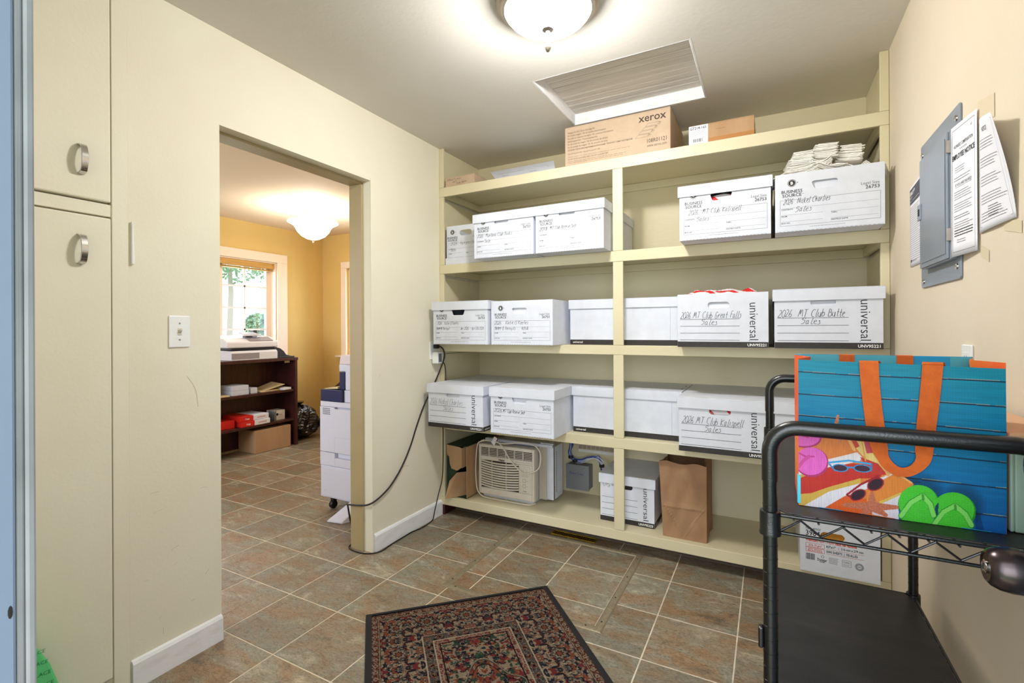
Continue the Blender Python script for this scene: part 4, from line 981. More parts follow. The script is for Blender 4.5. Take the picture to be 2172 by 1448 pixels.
m = MB(); [m.box(.008 + i * .0058, .0112 + i * .0058, -.001, .004, .002, .018) for i in range(48)]; m.build('terminals', PLASTIC, pp)
m = MB(); [m.box(.008 + i * .029, .031 + i * .029, -.002, .004, .023, .046) for i in range(10)]; m.build('label_strip', NICKEL, pp)
BLUEC = mat('blue_data_cable', (54, 80, 156), .45); WHITEC = mat('white_data_cable', (206, 212, 222), .45)
base = [(-1.163, 3.02, 0.55), (-1.166, 3.02, 0.446), (-1.180, 3.02, 0.408), (-1.169, 3.02, 0.367), (-1.139, 3.02, 0.345), (-1.091, 3.02, 0.347), (-1.043, 3.02, 0.372), (-0.996, 3.015, 0.388), (-0.965, 3.015, 0.370), (-0.957, 3.02, 0.335), (-0.957, 3.03, 0.27), (-.957, 3.04, .128)]
cb_ = thing('cable_bundle', 'bundle of blue and white data cables looping over the phone line box', 'cables', base[0])
rd = random.Random(11)
for i in range(11):
    ph = rd.uniform(0, 6); rr_ = rd.uniform(.004, .013)
    pts = [(a - base[0][0] + rr_ * math.cos(ph + k * .5), b - base[0][1] + .4 * rr_ * math.sin(ph + k * .5), c - base[0][2] + rr_ * math.sin(ph + k * .5)) for k, (a, b, c) in enumerate(base)]
    MB().tube(smoothpath(pts, 4), .0026, 6).build('cable', BLUEC if i % 3 else WHITEC, cb_, smooth=True)
for i, k in enumerate((3, 4, 9)):
    a, b, c = base[k]; MB().lathe([(.016, -.009), (.017, 0), (.016, .009)], 14, (a - base[0][0], b - base[0][1], c - base[0][2])).build('velcro_strap', CABLE, cb_)
# paper sack
ps = thing('paper_sack', 'open brown paper grocery sack on the bottom shelf right of the centre post', 'bag', (-.500, 2.632, z1 + .0008))
w, d, h = .215, .26, .392
def jit(seed):
    r_ = random.Random(seed); ph = [r_.uniform(0, 6) for _ in range(4)]
    return lambda u, v: .0035 * math.sin(7 * u + 5 * v + ph[0]) + .0025 * math.sin(17 * u - 11 * v + ph[1]) + .002 * abs(math.sin(6 * (u + v) + ph[2]))
def crease(u, v):
    c = 0
    for (a, b, k) in ((0.0, -.42, 1), (-.9, .42, .9), (.9, -.48, .8)):
        dd = abs(v + a * u + b) ; c += .004 * k * max(0, 1 - dd / .03)
    return c
j1, j2, j3, j4 = jit(1), jit(2), jit(3), jit(4)
mb = MB(); T = .0012
def side(fn, name):
    MB().sheet(fn, 28, 34).build(name, SACK, ps, solid=.0012, smooth=False)
side(lambda u, v: (w * u - .02 * v * (1 - u) , -.0 + (j1(u, v) - crease(u, v)) * min(1, 4 * v + .1) * min(1, 8 * min(u, 1 - u) + .02), h * v + (.006 * math.sin(3.2 * u * PI) * v if v > .9 else 0)), 'front')
side(lambda u, v: (w * u - .02 * v * (1 - u), d + j2(u, v) * min(1, 4 * v), h * v), 'back')
side(lambda u, v: (-.02 * v + abs(j3(u, v)) * min(1, 6 * min(u, 1 - u)) + .02 * (1 - abs(2 * u - 1)) * v, d * u, h * v), 'side')
side(lambda u, v: (w - .022 * (1 - abs(2 * u - 1)) * v + j4(u, v) * min(1, 6 * min(u, 1 - u)) - .0, d * u, h * v), 'side')
MB().box(.002, w - .002, .002, d - .002, 0, .0015).build('bottom', SACK, ps)
# copy paper carton at the right end
pc = thing('paper_carton', 'open white copy paper carton printed 3984 with torn hand hole', 'box', (.120, 2.545, z1 + .0008), 0)
w, d, h = .294, .42, .232
hole = [(.078, .168), (.087, .158), (.110, .157), (.113, .148), (.120, .143), (.127, .147), (.133, .155), (.157, .156), (.167, .166), (.168, .176), (.158, .186), (.090, .187), (.079, .178)]
mb = MB(); wall_with_hole(mb, 0, w, .003, h, 0, .004, hole); mb.box(0, w, 0, d, 0, .003); mb.box(0, .004, .004, d, .003, h); mb.box(w - .004, w, .004, d, .003, h); mb.box(0, w, d - .004, d, .003, h)
body = mb.build('body', CARTON, pc, bevel=.001)
MB().box(.006, w - .006, .010, .016, .006, h + .035).build('inner_flap', AMBER, pc)
MB().box(.004, w * .5 - .001, -.001, .0035, h, h + .030).build('top_flap', CARTON, pc); MB().box(w * .5 + .001, w - .004, -.001, .0035, h, h + .030).build('top_flap', CARTON, pc)
MB().hexa([(.03, .03, h + .03), (w - .02, .03, h + .03), (w - .02, .25, h + .05), (.03, .25, h + .05), (.03, .03, h + .034), (w - .02, .03, h + .034), (w - .02, .25, h + .054), (.03, .25, h + .054)]).build('top_flap', AMBER, pc)
P = Print((0, 0, 0), (1, 0, 0), (0, 0, 1))
P.text(.022, .190, .012, 'ITEM  |  ARTICLE', INK, bold=.014, width=.056); P.text(.022, .163, .033, '3984', INK, bold=.010, width=.054)
P.text(.022, .138, .016, 'Premium', REDINK, bold=.035, width=.045); P.text(.070, .138, .016, 'Paper | Papier', REDINK, width=.060); P.text(.133, .138, .016, 'haut de gamme', REDINK, bold=.035, width=.078)
P.frame(.022, .112, .092, .130, .0013, REDINK); P.text(.057, .116, .013, '20 lb. 75 g/m²', REDINK, bold=.01, align='c', width=.05)
P.frame(.022, .090, .092, .109, .0013, REDINK); P.text(.057, .1005, .0085, 'HIGH BRIGHT', REDINK, bold=.01, align='c'); P.text(.057, .0925, .0085, 'BRILLANCE ÉLEVÉE', REDINK, bold=.02, align='c', width=.056)
P.text(.100, .120, .014, '8.5"x11"', INK, bold=.03, width=.034); P.text(.144, .120, .014, '|', REDINK); P.text(.154, .120, .014, '216 mm x 279 mm', INK, bold=.02, width=.08)
P.line(.100, .113, .236, .113, .0011, REDINK); P.text(.100, .098, .014, '5000 SHEETS  |  FEUILLES', INK, bold=.02, width=.114); P.line(.100, .0925, .236, .0925, .0011, REDINK)
rd = random.Random(5); x = .022
while x < .056: w_ = rd.choice((.0012, .002, .0008)); P.rect(x, .055, x + w_, .083, INK); x += w_ + rd.choice((.0008, .0012))
P.text(.066, .056, .017, 'Domtar', INK, bold=.02, width=.036); P.text(.084, .050, .007, 'PAPER', INK, bold=.02, align='c'); P.ring(.086, .076, .006, .0012, INK); P.greek(.109, .078, .146, 7, .0042, .0013, GREYINK)
P.frame(.158, .051, .190, .078, .0009, INK); P.ring(.166, .069, .004, .001, INK); P.text(.172, .066, .009, 'FSC', INK, bold=.01); P.greek(.162, .060, .187, 2, .004, .0012, GREYINK)
P.ring(.220, .060, .0155, .0012, INK); P.ring(.220, .060, .0095, .001, INK); P.greek(.213, .062, .227, 2, .004, .0016, INK); P.ring(.220, .060, .0128, .0022, GREYINK)
P.build('printed_text', pc)

# floor register
fr_ = thing('floor_register', 'brass floor register lying along the shelf toe kick', 'vent', (-1.150, 2.640, .0004), -.02)
m = MB(); m.box(0, .27, 0, .008, 0, .006); m.box(0, .27, .052, .060, 0, .006); m.box(0, .008, .008, .052, 0, .006); m.box(.262, .27, .008, .052, 0, .006); m.build('frame', GOLD, fr_, bevel=.002)
MB().box(.008, .262, .008, .052, 0, .001).build('backing', DARKGAP, fr_)
for i in range(19): MB().box(.012 + i * .0133, .0185 + i * .0133, .009, .051, .0012, .004).build('louvre', GOLD, fr_)

# ================================================================ left wall fittings
def plate(name, label, cat, x, y, z, w, h, nx, group=None):
    """wall plate facing +x (nx=1) or -x (nx=-1), centred on y, z"""
    t = thing(name, label, cat, (x, y, z), 0, group)
    MB().prism([(-w / 2, -h / 2), (w / 2, -h / 2), (w / 2, h / 2), (-w / 2, h / 2)], (0.0004 * nx, .006 * nx), 'x').build('cover_plate', PLASTIC, t, bevel=.0022)
    return t
sw_ = plate('light_switch', 'white toggle light switch on the wall left of the office opening', 'light switch', XL, .9935, 1.2165, .071, .115, 1)
MB().box(.006, .0075, -.006, .006, -.013, .013).build('toggle_slot', BEIGE, sw_); MB().hexa([(.0075, -.004, -.006), (.0075, .004, -.006), (.0075, .004, .006), (.0075, -.004, .006), (.018, -.003, .003), (.018, .003, .003), (.018, .003, .010), (.018, -.003, .010)]).build('toggle', BEIGE, sw_, bevel=.0008)
for z in (-.03, .03): MB().lathe([(.0032, .006), (.003, .0072), (.0003, .0074)], 10, (0, 0, z), 'x').build('screw', NICKEL, sw_)
st_ = thing('plastic_strip', 'slim white plastic strip fixed to the wall edge beside the closet', 'trim strip', (XL, .842, 1.447))
MB().prism([(0, 0), (.009, 0), (.004, .145), (0, .145)], (.0004, .011), 'x').build('strip', PLASTIC, st_, bevel=.002)
ol = plate('wall_outlet', 'white wall outlet beside the left end of the shelves', 'outlet', XL, 2.515, 1.085, .072, .116, 1)
for z in (.024, -.024):
    o = MB().prism([(-.016, z - .014), (.016, z - .014), (.016, z + .014), (-.016, z + .014)], (.006, .0075), 'x').build('socket', PLASTIC, ol, bevel=.002)
    MB().box(.0072, .0077, -.008, -.006, z - .004, z + .006).box(.0072, .0077, .005, .007, z - .004, z + .005).build('slot', DARKGAP, o)
ad = thing('power_adapter', 'white plug-in power adapter in the lower socket of the left outlet', 'adapter', (XL + .0085, 2.525, 1.045))
MB().box(0, .045, -.030, .030, -.045, .030).build('body', PLASTIC, ad, bevel=.006)
MB().box(.0455, .0465, -.02, .012, -.035, .02).build('face_inset', GREYBOX, ad)
def at3(L_): return [Vector(p) for p in L_]
k1 = thing('extension_cord', 'thick black cord swinging from the left outlet through the office opening', 'cord', (-1.89, 2.525, 1.108))
pts = [(-1.880, 2.525, 1.112), (-1.856, 2.535, 1.095), (-1.846, 2.540, 1.05), (-1.856, 2.520, .984), (-1.885, 2.478, .869), (-1.890, 2.382, .747), (-1.893, 2.313, .628), (-1.895, 2.26, .524), (-1.898, 2.184, .417), (-1.900, 2.096, .337), (-1.905, 2.009, .292), (-1.92, 1.945, .272), (-1.98, 1.93, .262), (-2.08, 1.945, .245), (-2.16, 2.02, .20), (-2.22, 2.10, .06), (-2.26, 2.16, .008), (-2.30, 2.30, .008)]
MB().tube([p - Vector((-1.89, 2.525, 1.108)) for p in smoothpath(pts, 5)], .0048, 8).build('cable', CABLE, k1, smooth=True)
MB().box(-.022, .006, -.016, .016, -.012, .014).build('plug', CABLE, k1, bevel=.004)
k2 = thing('adapter_cord', 'thin black cord from the adapter down the shelf edge and along the baseboard', 'cord', (-1.869, 2.548, 1.019))
pts = [(-1.872, 2.548, 1.019), (-1.864, 2.566, .985), (-1.862, 2.574, .906), (-1.876, 2.576, .75), (-1.888, 2.578, .60), (-1.889, 2.578, .474), (-1.89, 2.577, .35), (-1.893, 2.57, .24), (-1.895, 2.53, .146), (-1.895, 2.49, .05), (-1.893, 2.463, .008), (-1.886, 2.352, .004), (-1.90, 2.275, .004), (-1.898, 2.188, .004), (-1.895, 2.095, .004), (-1.888, 1.994, .004), (-1.935, 1.940, .004), (-2.024, 1.932, .004), (-2.08, 1.952, .004), (-2.10, 1.985, .004), (-2.15, 2.06, .004)]
MB().tube([p - Vector((-1.869, 2.548, 1.019)) for p in smoothpath(pts, 5)], .0032, 8).build('cable', CABLE, k2, smooth=True)
# ================================================================ right wall fittings
ep = thing('electrical_panel', 'grey metal breaker panel on the right wall with papers taped beside it', 'electrical panel', (XR, 1.71, 1.350))
pw, ph_ = .376, .474
MB().prism([(0.006, 0), (pw - .006, 0), (pw, .006), (pw, ph_ - .006), (pw - .006, ph_), (.006, ph_), (0, ph_ - .006), (0, .006)], (-.0005, -.006), 'x').build('backplate', GREYMETAL, ep, bevel=.002)
MB().box(-.022, -.0062, .02, .295, .055, .410).build('door_surround', GREYMETAL, ep, bevel=.002)
dr = MB().box(-.028, -.0222, .022, .292, .058, .405).build('door', GREYMETAL, ep, bevel=.0018)
MB().box(-.030, -.0282, .034, .272, .072, .390).build('raised_field', GREYMETAL, dr, bevel=.0015)
la = MB().box(-.033, -.0285, .262, .299, .212, .262).build('latch', GREYMETAL, dr, bevel=.002); MB().box(-.0345, -.0332, .274, .284, .226, .248).build('latch_slot', DARKGAP, la)
for z in (.105, .345): MB().box(-.030, -.018, .0165, .0215, z, z + .035).build('hinge', NICKEL, ep, bevel=.001)
for y_, z_ in ((.025, .035), (pw - .03, .02), (.025, ph_ - .035), (pw - .02, ph_ - .035)): MB().lathe([(.009, -.006), (.0085, -.0085), (.005, -.0105), (.0005, -.011)], 14, (0, y_, z_), 'x').build('screw', CHROME, ep, smooth=True)
ro = plate('wall_outlet', 'white outlet on the right wall, top showing above the shopping bag', 'outlet', XR, 1.672, 1.115, .07, .115, -1)
for z in (.024, -.024):
    o = MB().prism([(-.016, z - .014), (.016, z - .014), (.016, z + .014), (-.016, z + .014)], (-.006, -.0075), 'x').build('socket', PLASTIC, ro, bevel=.002)
    MB().box(-.0077, -.0072, -.008, -.006, z - .004, z + .006).box(-.0077, -.0072, .005, .007, z - .004, z + .005).build('slot', DARKGAP, o)
def paper(name, label, y0, z0, w, h, xf, prt, res=(10, 12), droop=0.0):
    """sheet on the right wall; y0 = left edge as read (far end), runs towards the camera; xf(u,v) gives distance from the wall"""
    t = thing(name, label, 'paper', (XR, y0, z0))
    MB().sheet(lambda u, v: (-xf(u, v), -w * u, v * (h - droop * u)), *res).build('sheet', PAPER, t, solid=.0004, smooth=True)
    P = Print((0, 0, 0), (1, 0, 0), (0, 1, 0), 0)
    prt(P, w, h)
    me = P.mb; nv = []
    # subdivide long runs so print follows the sheet
    for (a, b, c) in me.v:
        u, v = a / w, b / h; nv.append((-xf(u, v) - .0009 - c, -a, b * (1 - droop / h * u)))
    me.v = nv; P.build('printed_text', t); return t
def prt1(P, w, h):
    P.frame(.010, .012, w - .010, h - .012, .0009, GREYINK)
    P.text(w / 2, h - .062, .0125, "WORKERS' COMPENSATION", INK, bold=.004, align='c', width=.10); P.text(w / 2, h - .092, .019, 'EMPLOYEE NOTICE', INK, bold=.02, align='c', width=.118); P.text(w / 2, h - .072, .006, 'TO BE POSTED', GREYINK, align='c')
    P.text(w - .03, h - .030, .008, '47', INK); P.greek(.025, h - .115, .08, 3, .006, .0012, GREYINK); P.greek(.12, h - .105, w - .04, 2, .006, .0012, GREYINK); P.greek(.02, h - .142, w - .02, 2, .007, .0014, GREYINK, seed=9)
    P.text(w / 2, h - .165, .0105, 'IF YOU ARE INJURED', INK, align='c', width=.085); P.line(w / 2 - .043, h - .168, w / 2 + .043, h - .168, .0006, INK)
    for i, (n_, z_) in enumerate(((4, .18), (4, .212), (2, .244), (3, .262))): P.greek(.02, h - z_, w - .02, n_, .0062, .0013, INK if i == 2 else GREYINK, seed=20 + i)
    P.greek(.02, .068, w - .02, 3, .007, .0024, INK, seed=31, ragged=.1); P.greek(.035, .042, w - .05, 2, .006, .0013, GREYINK, seed=33)
pap1 = paper('notice_sheet', "white printed Workers' Compensation employee notice taped over the panel edge", 1.727, 1.408, .138, .350, lambda u, v: .020 - .014 * u, prt1)
def curl(u, v): return .003 + .040 * u * v ** 1.4 + .004 * math.sin(PI * u)
def prt2(P, w, h):
    P.frame(.010, .012, w - .010, h - .012, .0009, GREYINK)
    for k in range(5): P.greek(.022, h - .055 - k * .045, w - .02, 4, .007, .0013, GREYINK, seed=50 + k)
    P.text(w * .5, h - .035, .016, 'NOTICE', INK, bold=.01, align='c', width=.06); P.greek(w * .35, .055, w * .72, 5, .006, .0015, INK, seed=77)
pap2 = paper('notice_sheet', 'white printed sheet curling off the right wall nearest the doorway', 1.585, 1.448, .200, .278, curl, prt2, (16, 16), .05)
def prt3(P, w, h):
    P.rect(.006, h - .062, w - .002, h - .008, mat('dark_header', (62, 62, 76), .5)); P.k = .0003; P.text(.014, h - .030, .018, 'EMPLOYEE', WHITEINK, bold=.03, width=.085); P.text(.014, h - .042, .008, 'RIGHTS', WHITEINK, width=.05); P.greek(.014, h - .052, w - .02, 1, .01, .0015, WHITEINK); P.k = 0
    P.greek(.014, h - .075, w - .02, 26, .0075, .0014, GREYINK, seed=60); P.disc(.018, .02, .006, INK); P.text(.03, .016, .007, 'WAGE AND HOUR', INK)
pap3 = paper('notice_sheet', 'white employee notice with dark header half hidden left of the breaker panel', 2.245, 1.438, .19, .285, lambda u, v: .003 + .012 * u * v, prt3)
for lb, (y_, z_, a, b) in (('strip of masking tape under the lower corner of the employee notice', (1.585, 1.392, .05, .028)), ('strip of masking tape below the curling sheet', (1.452, 1.432, .085, .026)), ('loose folded masking tape above the notices', (1.60, 1.722, .10, .055))):
    o = MB().sheet(lambda u, v: (-.0012 - .0 * u, -a * u, b * v - .02 * u), 4, 3).build('tape_strip', TAPE, loc=(XR, y_, z_), solid=.0006); tag(o, lb, 'tape')
# green printed sheet bottom left
gs = thing('printed_sack', 'bright green printed sack standing by the closet at lower left', 'bag', (-1.80, .16, 0))
pr = [(0, 0), (.50, 0), (.478, .09), (.452, .20), (.430, .28), (.405, .335), (.36, .40), (.0, .42)]
MB().prism(pr, (-.09, 0), 'x').build('body', FLYER, gs, bevel=.006)
P = Print((0.0, .0, 0), (0, 1, 0), (0, 0, 1), .0009); DG = mat('dark_green_ink', (34, 130, 84), .5); P.use(DG)
for k in range(9): P.text(.02, .36 - k * .032, .014, 'READ INSTRUCTIONS BEFORE USE AND STORE IN A DRY PLACE', DG, width=.40 - k * -.006, rot=-.10)
for k in range(26): P.line(.36 + k * .0035, .34 - k * .008, .37 + k * .0035, .20 - k * .008, .001, mat('pale_green_line', (170, 240, 180), .5) if k == 0 else None)
P.build('printed_text', gs)
# ================================================================ numpy helpers for woven and printed pictures
def noise2(x, y, seed, per=None):
    r_ = np.random.default_rng(seed); g = r_.random((64, 64))
    xi = np.floor(x).astype(int); yi = np.floor(y).astype(int); fx = x - xi; fy = y - yi
    fx = fx * fx * (3 - 2 * fx); fy = fy * fy * (3 - 2 * fy)
    a = g[xi % 64, yi % 64]; b = g[(xi + 1) % 64, yi % 64]; c = g[xi % 64, (yi + 1) % 64]; d = g[(xi + 1) % 64, (yi + 1) % 64]
    return (a * (1 - fx) + b * fx) * (1 - fy) + (c * (1 - fx) + d * fx) * fy
def npl(c):
    c = np.array(c, float) / 255; return np.where(c <= .04045, c / 12.92, ((c + .055) / 1.055) ** 2.4)
def colour_grid(name, nx, ny, pos, img, m, parent=None):
    """mesh grid of (nx+1)x(ny+1) points with one colour per point"""
    u, v = np.meshgrid(np.linspace(0, 1, nx + 1), np.linspace(0, 1, ny + 1))
    p = pos(u, v).reshape(-1, 3).astype(np.float32)
    i, j = np.meshgrid(np.arange(nx), np.arange(ny)); a = (j * (nx + 1) + i).ravel()
    q = np.stack([a, a + 1, a + nx + 2, a + nx + 1], 1).astype(np.int32)
    me = bpy.data.meshes.new(name); me.vertices.add(len(p)); me.vertices.foreach_set('co', p.ravel())
    me.loops.add(q.size); me.loops.foreach_set('vertex_index', q.ravel()); me.polygons.add(len(q))
    me.polygons.foreach_set('loop_start', np.arange(0, q.size, 4, dtype=np.int32))
    me.update(calc_edges=True)
    at_ = me.color_attributes.new('Col', 'FLOAT_COLOR', 'POINT')
    c = np.ones((len(p), 4), np.float32); c[:, :3] = img.reshape(-1, 3); at_.data.foreach_set('color', c.ravel())
    me.materials.append(m); me.validate()
    o = bpy.data.objects.new(name, me); COL.objects.link(o)
    if parent: o.parent = parent
    return o
# ---------------------------------------------------------------- rug
RW, RL = .818, 1.25; NX, NY = 330, 500
u, v = np.meshgrid(np.linspace(0, 1, NX + 1), np.linspace(0, 1, NY + 1)); X = u * RW; Y = v * RL
de = np.minimum(np.minimum(X, RW - X), np.minimum(Y, RL - Y))
mx_ = np.abs(X - RW / 2); my_ = np.abs(Y - RL / 2)
isx = (np.minimum(X, RW - X) <= np.minimum(Y, RL - Y))
along = np.where(isx, my_, mx_); per = .165
s_ = np.abs(((along + per * .5) % per) - per / 2); tt = de
def motif(sc, seed, a=s_, b=tt): return noise2(a * sc + 5, b * sc + 9, seed) * .6 + noise2(a * sc * 2.1 + 1, b * sc * 2.1 + 3, seed + 1) * .4
BLK, NAV, TAN, RUST, RED, GRY, CRM, GRN = map(npl, ((24, 22, 24), (38, 38, 46), (158, 136, 112), (136, 74, 54), (118, 50, 50), (96, 86, 80), (190, 168, 142), (54, 74, 60)))
img = np.zeros(X.shape + (3,)); img[:] = BLK
def put(mask, c): img[mask] = c
zone = lambda a, b: (de >= a) & (de < b)
n1, n2, n3, n4 = motif(75, 1), motif(62, 5), motif(95, 9), motif(48, 13)
Z = zone(.022, .213); put(Z, TAN); put(Z & (n1 > .535), NAV); put(Z & (n2 > .62), RUST); put(Z & (n3 > .66), GRY); put(Z & (np.abs(n1 - .53) < .012), CRM); put(Z & (n4 > .68), RED); put(Z & (np.abs(n2 - .575) < .010), BLK)
# rosettes
rs_ = np.hypot(s_ - .0, tt - .12); Z2 = zone(.06, .2)
for r_, c in ((.034, BLK), (.030, GRY), (.022, TAN), (.016, NAV), (.010, RUST)): put(Z2 & (rs_ < r_ * (1 + .18 * np.cos(8 * np.arctan2(tt - .12, s_ + 1e-6)))), c)
Z = zone(.024, .050); put(Z, RUST * .55); gs_ = np.abs((along % .034) - .017); rr2 = np.hypot(gs_, tt - .037); put(Z & (rr2 < .0115), BLK); put(Z & (rr2 < .009), TAN); put(Z & (rr2 < .0045), RED); put(Z & (np.abs(motif(130, 21) - .5) < .03), CRM * .8)
for a in (.051, .0545): put(zone(a, a + .0022), BLK if a > .052 else CRM * .8)
put(zone(.213, .2165), CRM); Z = zone(.2165, .252); put(Z, GRY * .8); g2 = np.abs((along % .052) - .026); r3 = np.hypot(g2, tt - .234); put(Z & (motif(110, 31) > .62), BLK); put(Z & (r3 < .011), RUST); put(Z & (r3 < .007), BLK); put(Z & (np.abs(motif(100, 33) - .5) < .03), CRM * .75)
put(zone(.252, .2555), CRM); Z = zone(.2555, .275); put(Z, RED); put(Z & (motif(150, 41) > .52), TAN); put(zone(.275, .278), BLK)
Zf = de >= .278; f1 = motif(58, 51, mx_, my_); f2 = motif(80, 55, mx_, my_); f3 = motif(40, 59, mx_, my_)
put(Zf, TAN * .95); put(Zf & (f1 > .54), RUST); put(Zf & (f2 > .60), NAV); put(Zf & (f3 > .64), GRN); put(Zf & (np.abs(f1 - .5) < .012), CRM); put(Zf & (np.abs(f2 - .56) < .01), BLK); put(Zf & (f3 < .30), RED)
med = np.hypot(mx_, my_ * .62) * (1 + .12 * np.cos(6 * np.arctan2(my_, mx_ + 1e-6)))
for a, c in ((.120, TAN), (.117, GRN), (.104, BLK)): put(Zf & (np.abs(med - a) < .0016), c)
img *= np.array([.54, .56, .58])
img *= (0.82 + .36 * np.random.default_rng(2).random(X.shape))[..., None]
img *= (0.9 + .2 * noise2(X * 9, Y * 9, 77))[..., None]
RUGM = attr_mat('woven_rug', .95, .8, 1400, .05)
rug = thing('rug', 'rectangular oriental rug in black, rust and tan with black binding', 'rug', (-1.518, 1.516, .0005), math.atan2(.571, .586))
o = colour_grid('pile', NX, NY, lambda u, v: np.stack([u * RW, -v * RL, .0065 + .0006 * noise2(u * 200, v * 300, 8)], -1), img, RUGM, rug)
o['label'] = 'woven oriental pattern pile'
mb = MB(); mb.box(0, RW, -RL, 0, 0, .0062); mb.build('backing', CABLE, rug)
BIND = mat('black_binding', (24, 24, 28), .8, bump=.8, bscale=700)
for a, b in (((0, 0), (RW, 0)), ((RW, 0), (RW, -RL)), ((RW, -RL), (0, -RL)), ((0, -RL), (0, 0))):
    a = Vector((*a, .0045)); b = Vector((*b, .0045)); t = (b - a).normalized(); n = Vector((-t.y, t.x, 0)) * -.0
    q = MB(); wd = .024 if abs(t.y) > .5 else .012; inn = Vector((t.y, -t.x, 0))
    q.hexa([a, b, b + inn * wd, a + inn * wd, a + Vector((0, 0, .0042)), b + Vector((0, 0, .0042)), b + inn * wd + Vector((0, 0, .0036)), a + inn * wd + Vector((0, 0, .0036))]); q.build('binding', BIND, rug, bevel=.0015)

# ================================================================ utility cart
CX, CX2, CYN, CYF = 0.0, .390, 1.04, 1.90
ZT, ZB = .868, .390
ct = thing('utility_cart', 'black wire utility cart with tubular end handles, carrying the shopping bag', 'cart', (0, 1.04, 0))
def cpart(mb, name, m=BLACKMETAL, **kw): mb.v = [(x, y - 1.04, z) for x, y, z in mb.v]; return mb.build(name, m, ct, **kw)
for x in (CX, CX2):
    for y in (CYN, CYF):
        mb = MB().tube([(x, y, .098), (x, y, .93)], .0125, 20); p = cpart(mb, 'post', smooth=True)
        rg = MB()
        for k in range(31): z = .12 + k * .0255; rg.lathe([(.0121, z - .0012), (.0130, z - .0008), (.0130, z + .0008), (.0121, z + .0012)], 20, (x, y - 1.04, 0))
        rg.build('groove_rings', BLACKMETAL, p, smooth=True)['kind'] = 'stuff'
for y, zt in ((CYN, 1.033), (CYF, 1.046)):
    R = .048; pts = [(CX, y, .930), (CX, y, zt - R)]
    for i in range(1, 9): a = PI / 2 * i / 8; pts.append((CX + R - R * math.cos(a), y, zt - R + R * math.sin(a)))
    for i in range(0, 9): a = PI / 2 * i / 8; pts.append((CX2 - R + R * math.sin(a), y, zt - R + R * math.cos(a)))
    pts.append((CX2, y, .930)); cpart(MB().tube(pts, .0140, 20), 'handle', smooth=True)
for zt in (ZT, ZB):
    for x in (CX, CX2):
        for y in (CYN, CYF): cpart(MB().lathe([(.0135, zt + .006), (.0175, zt + .005), (.0180, zt), (.0180, zt - .030), (.0190, zt - .034), (.0190, zt - .039), (.0135, zt - .040)], 20, (x, y, 0)), 'collar', smooth=True)
    nm = 'upper' if zt == ZT else 'lower'
    for (a, b) in (((CX, CYN), (CX2, CYN)), ((CX, CYF), (CX2, CYF)), ((CX, CYN), (CX, CYF)), ((CX2, CYN), (CX2, CYF))):
        a = Vector((*a, 0)); b = Vector((*b, 0)); t = (b - a).normalized(); a = a + t * .018; b = b - t * .018; ln = (b - a).length
        cpart(MB().tube([a + Vector((0, 0, zt - .001)), b + Vector((0, 0, zt - .001))], .0036, 10), 'rail', smooth=True)
        cpart(MB().tube([a + Vector((0, 0, zt - .034)), b + Vector((0, 0, zt - .034))], .0030, 10), 'rail', smooth=True)
        n = max(5, round(ln / .033)); pts = []
        for i in range(n + 1): pts.append(a + t * (ln * i / n) + Vector((0, 0, zt - (.006 if i % 2 else .030))))
        cpart(MB().tube(pts, .0024, 8), 'zigzag_wire', smooth=False)
    wr = MB()
    for i in range(1, 26): y = CYN + .018 + (CYF - CYN - .036) * i / 26; wr.tube([(CX - .004, y, zt - .0035), (CX2 + .004, y, zt - .0035)], .0018, 6)
    for i in range(1, 10): x = CX + (CX2 - CX) * i / 10; wr.tube([(x, CYN - .004, zt - .006), (x, CYF + .004, zt - .006)], .0020, 6)
    cpart(wr, 'shelf_wires', smooth=True)
    e = .018; mbp = MB().prism([(CX + e + .008, CYN + .006), (CX2 - e - .008, CYN + .006), (CX2 - .006, CYN + e + .008), (CX2 - .006, CYF - e - .008), (CX2 - e - .008, CYF - .006), (CX + e + .008, CYF - .006), (CX + .006, CYF - e - .008), (CX + .006, CYN + e + .008)], (zt + .001, zt + .0035), 'z')
    cpart(mbp, 'shelf_mat', MATBLACK, bevel=.0008)
for x in (CX, CX2):
    for y in (CYN, CYF):
        c = cpart(MB().lathe([(.0105, .1), (.0105, .085), (.02, .082), (.02, .078), (.004, .077)], 16, (x, y, 0)), 'caster', smooth=True)
        q = MB(); q.box(x - .017, x - .013, y - 1.04 - .012, y - 1.04 + .018, .035, .08); q.box(x + .013, x + .017, y - 1.04 - .012, y - 1.04 + .018, .035, .08); q.build('fork', BLACKMETAL, c)
        MB().lathe([(.018, -.010), (.036, -.010), (.0385, -.006), (.0385, .006), (.036, .010), (.018, .010)], 24, (x, y - 1.04 + .006, .0388), 'x').build('wheel', CABLE, c, smooth=True)
cpart(MB().box(-.021, -.012, CYN - .008, CYN + .008, .610, .650), 'clip', bevel=.003)

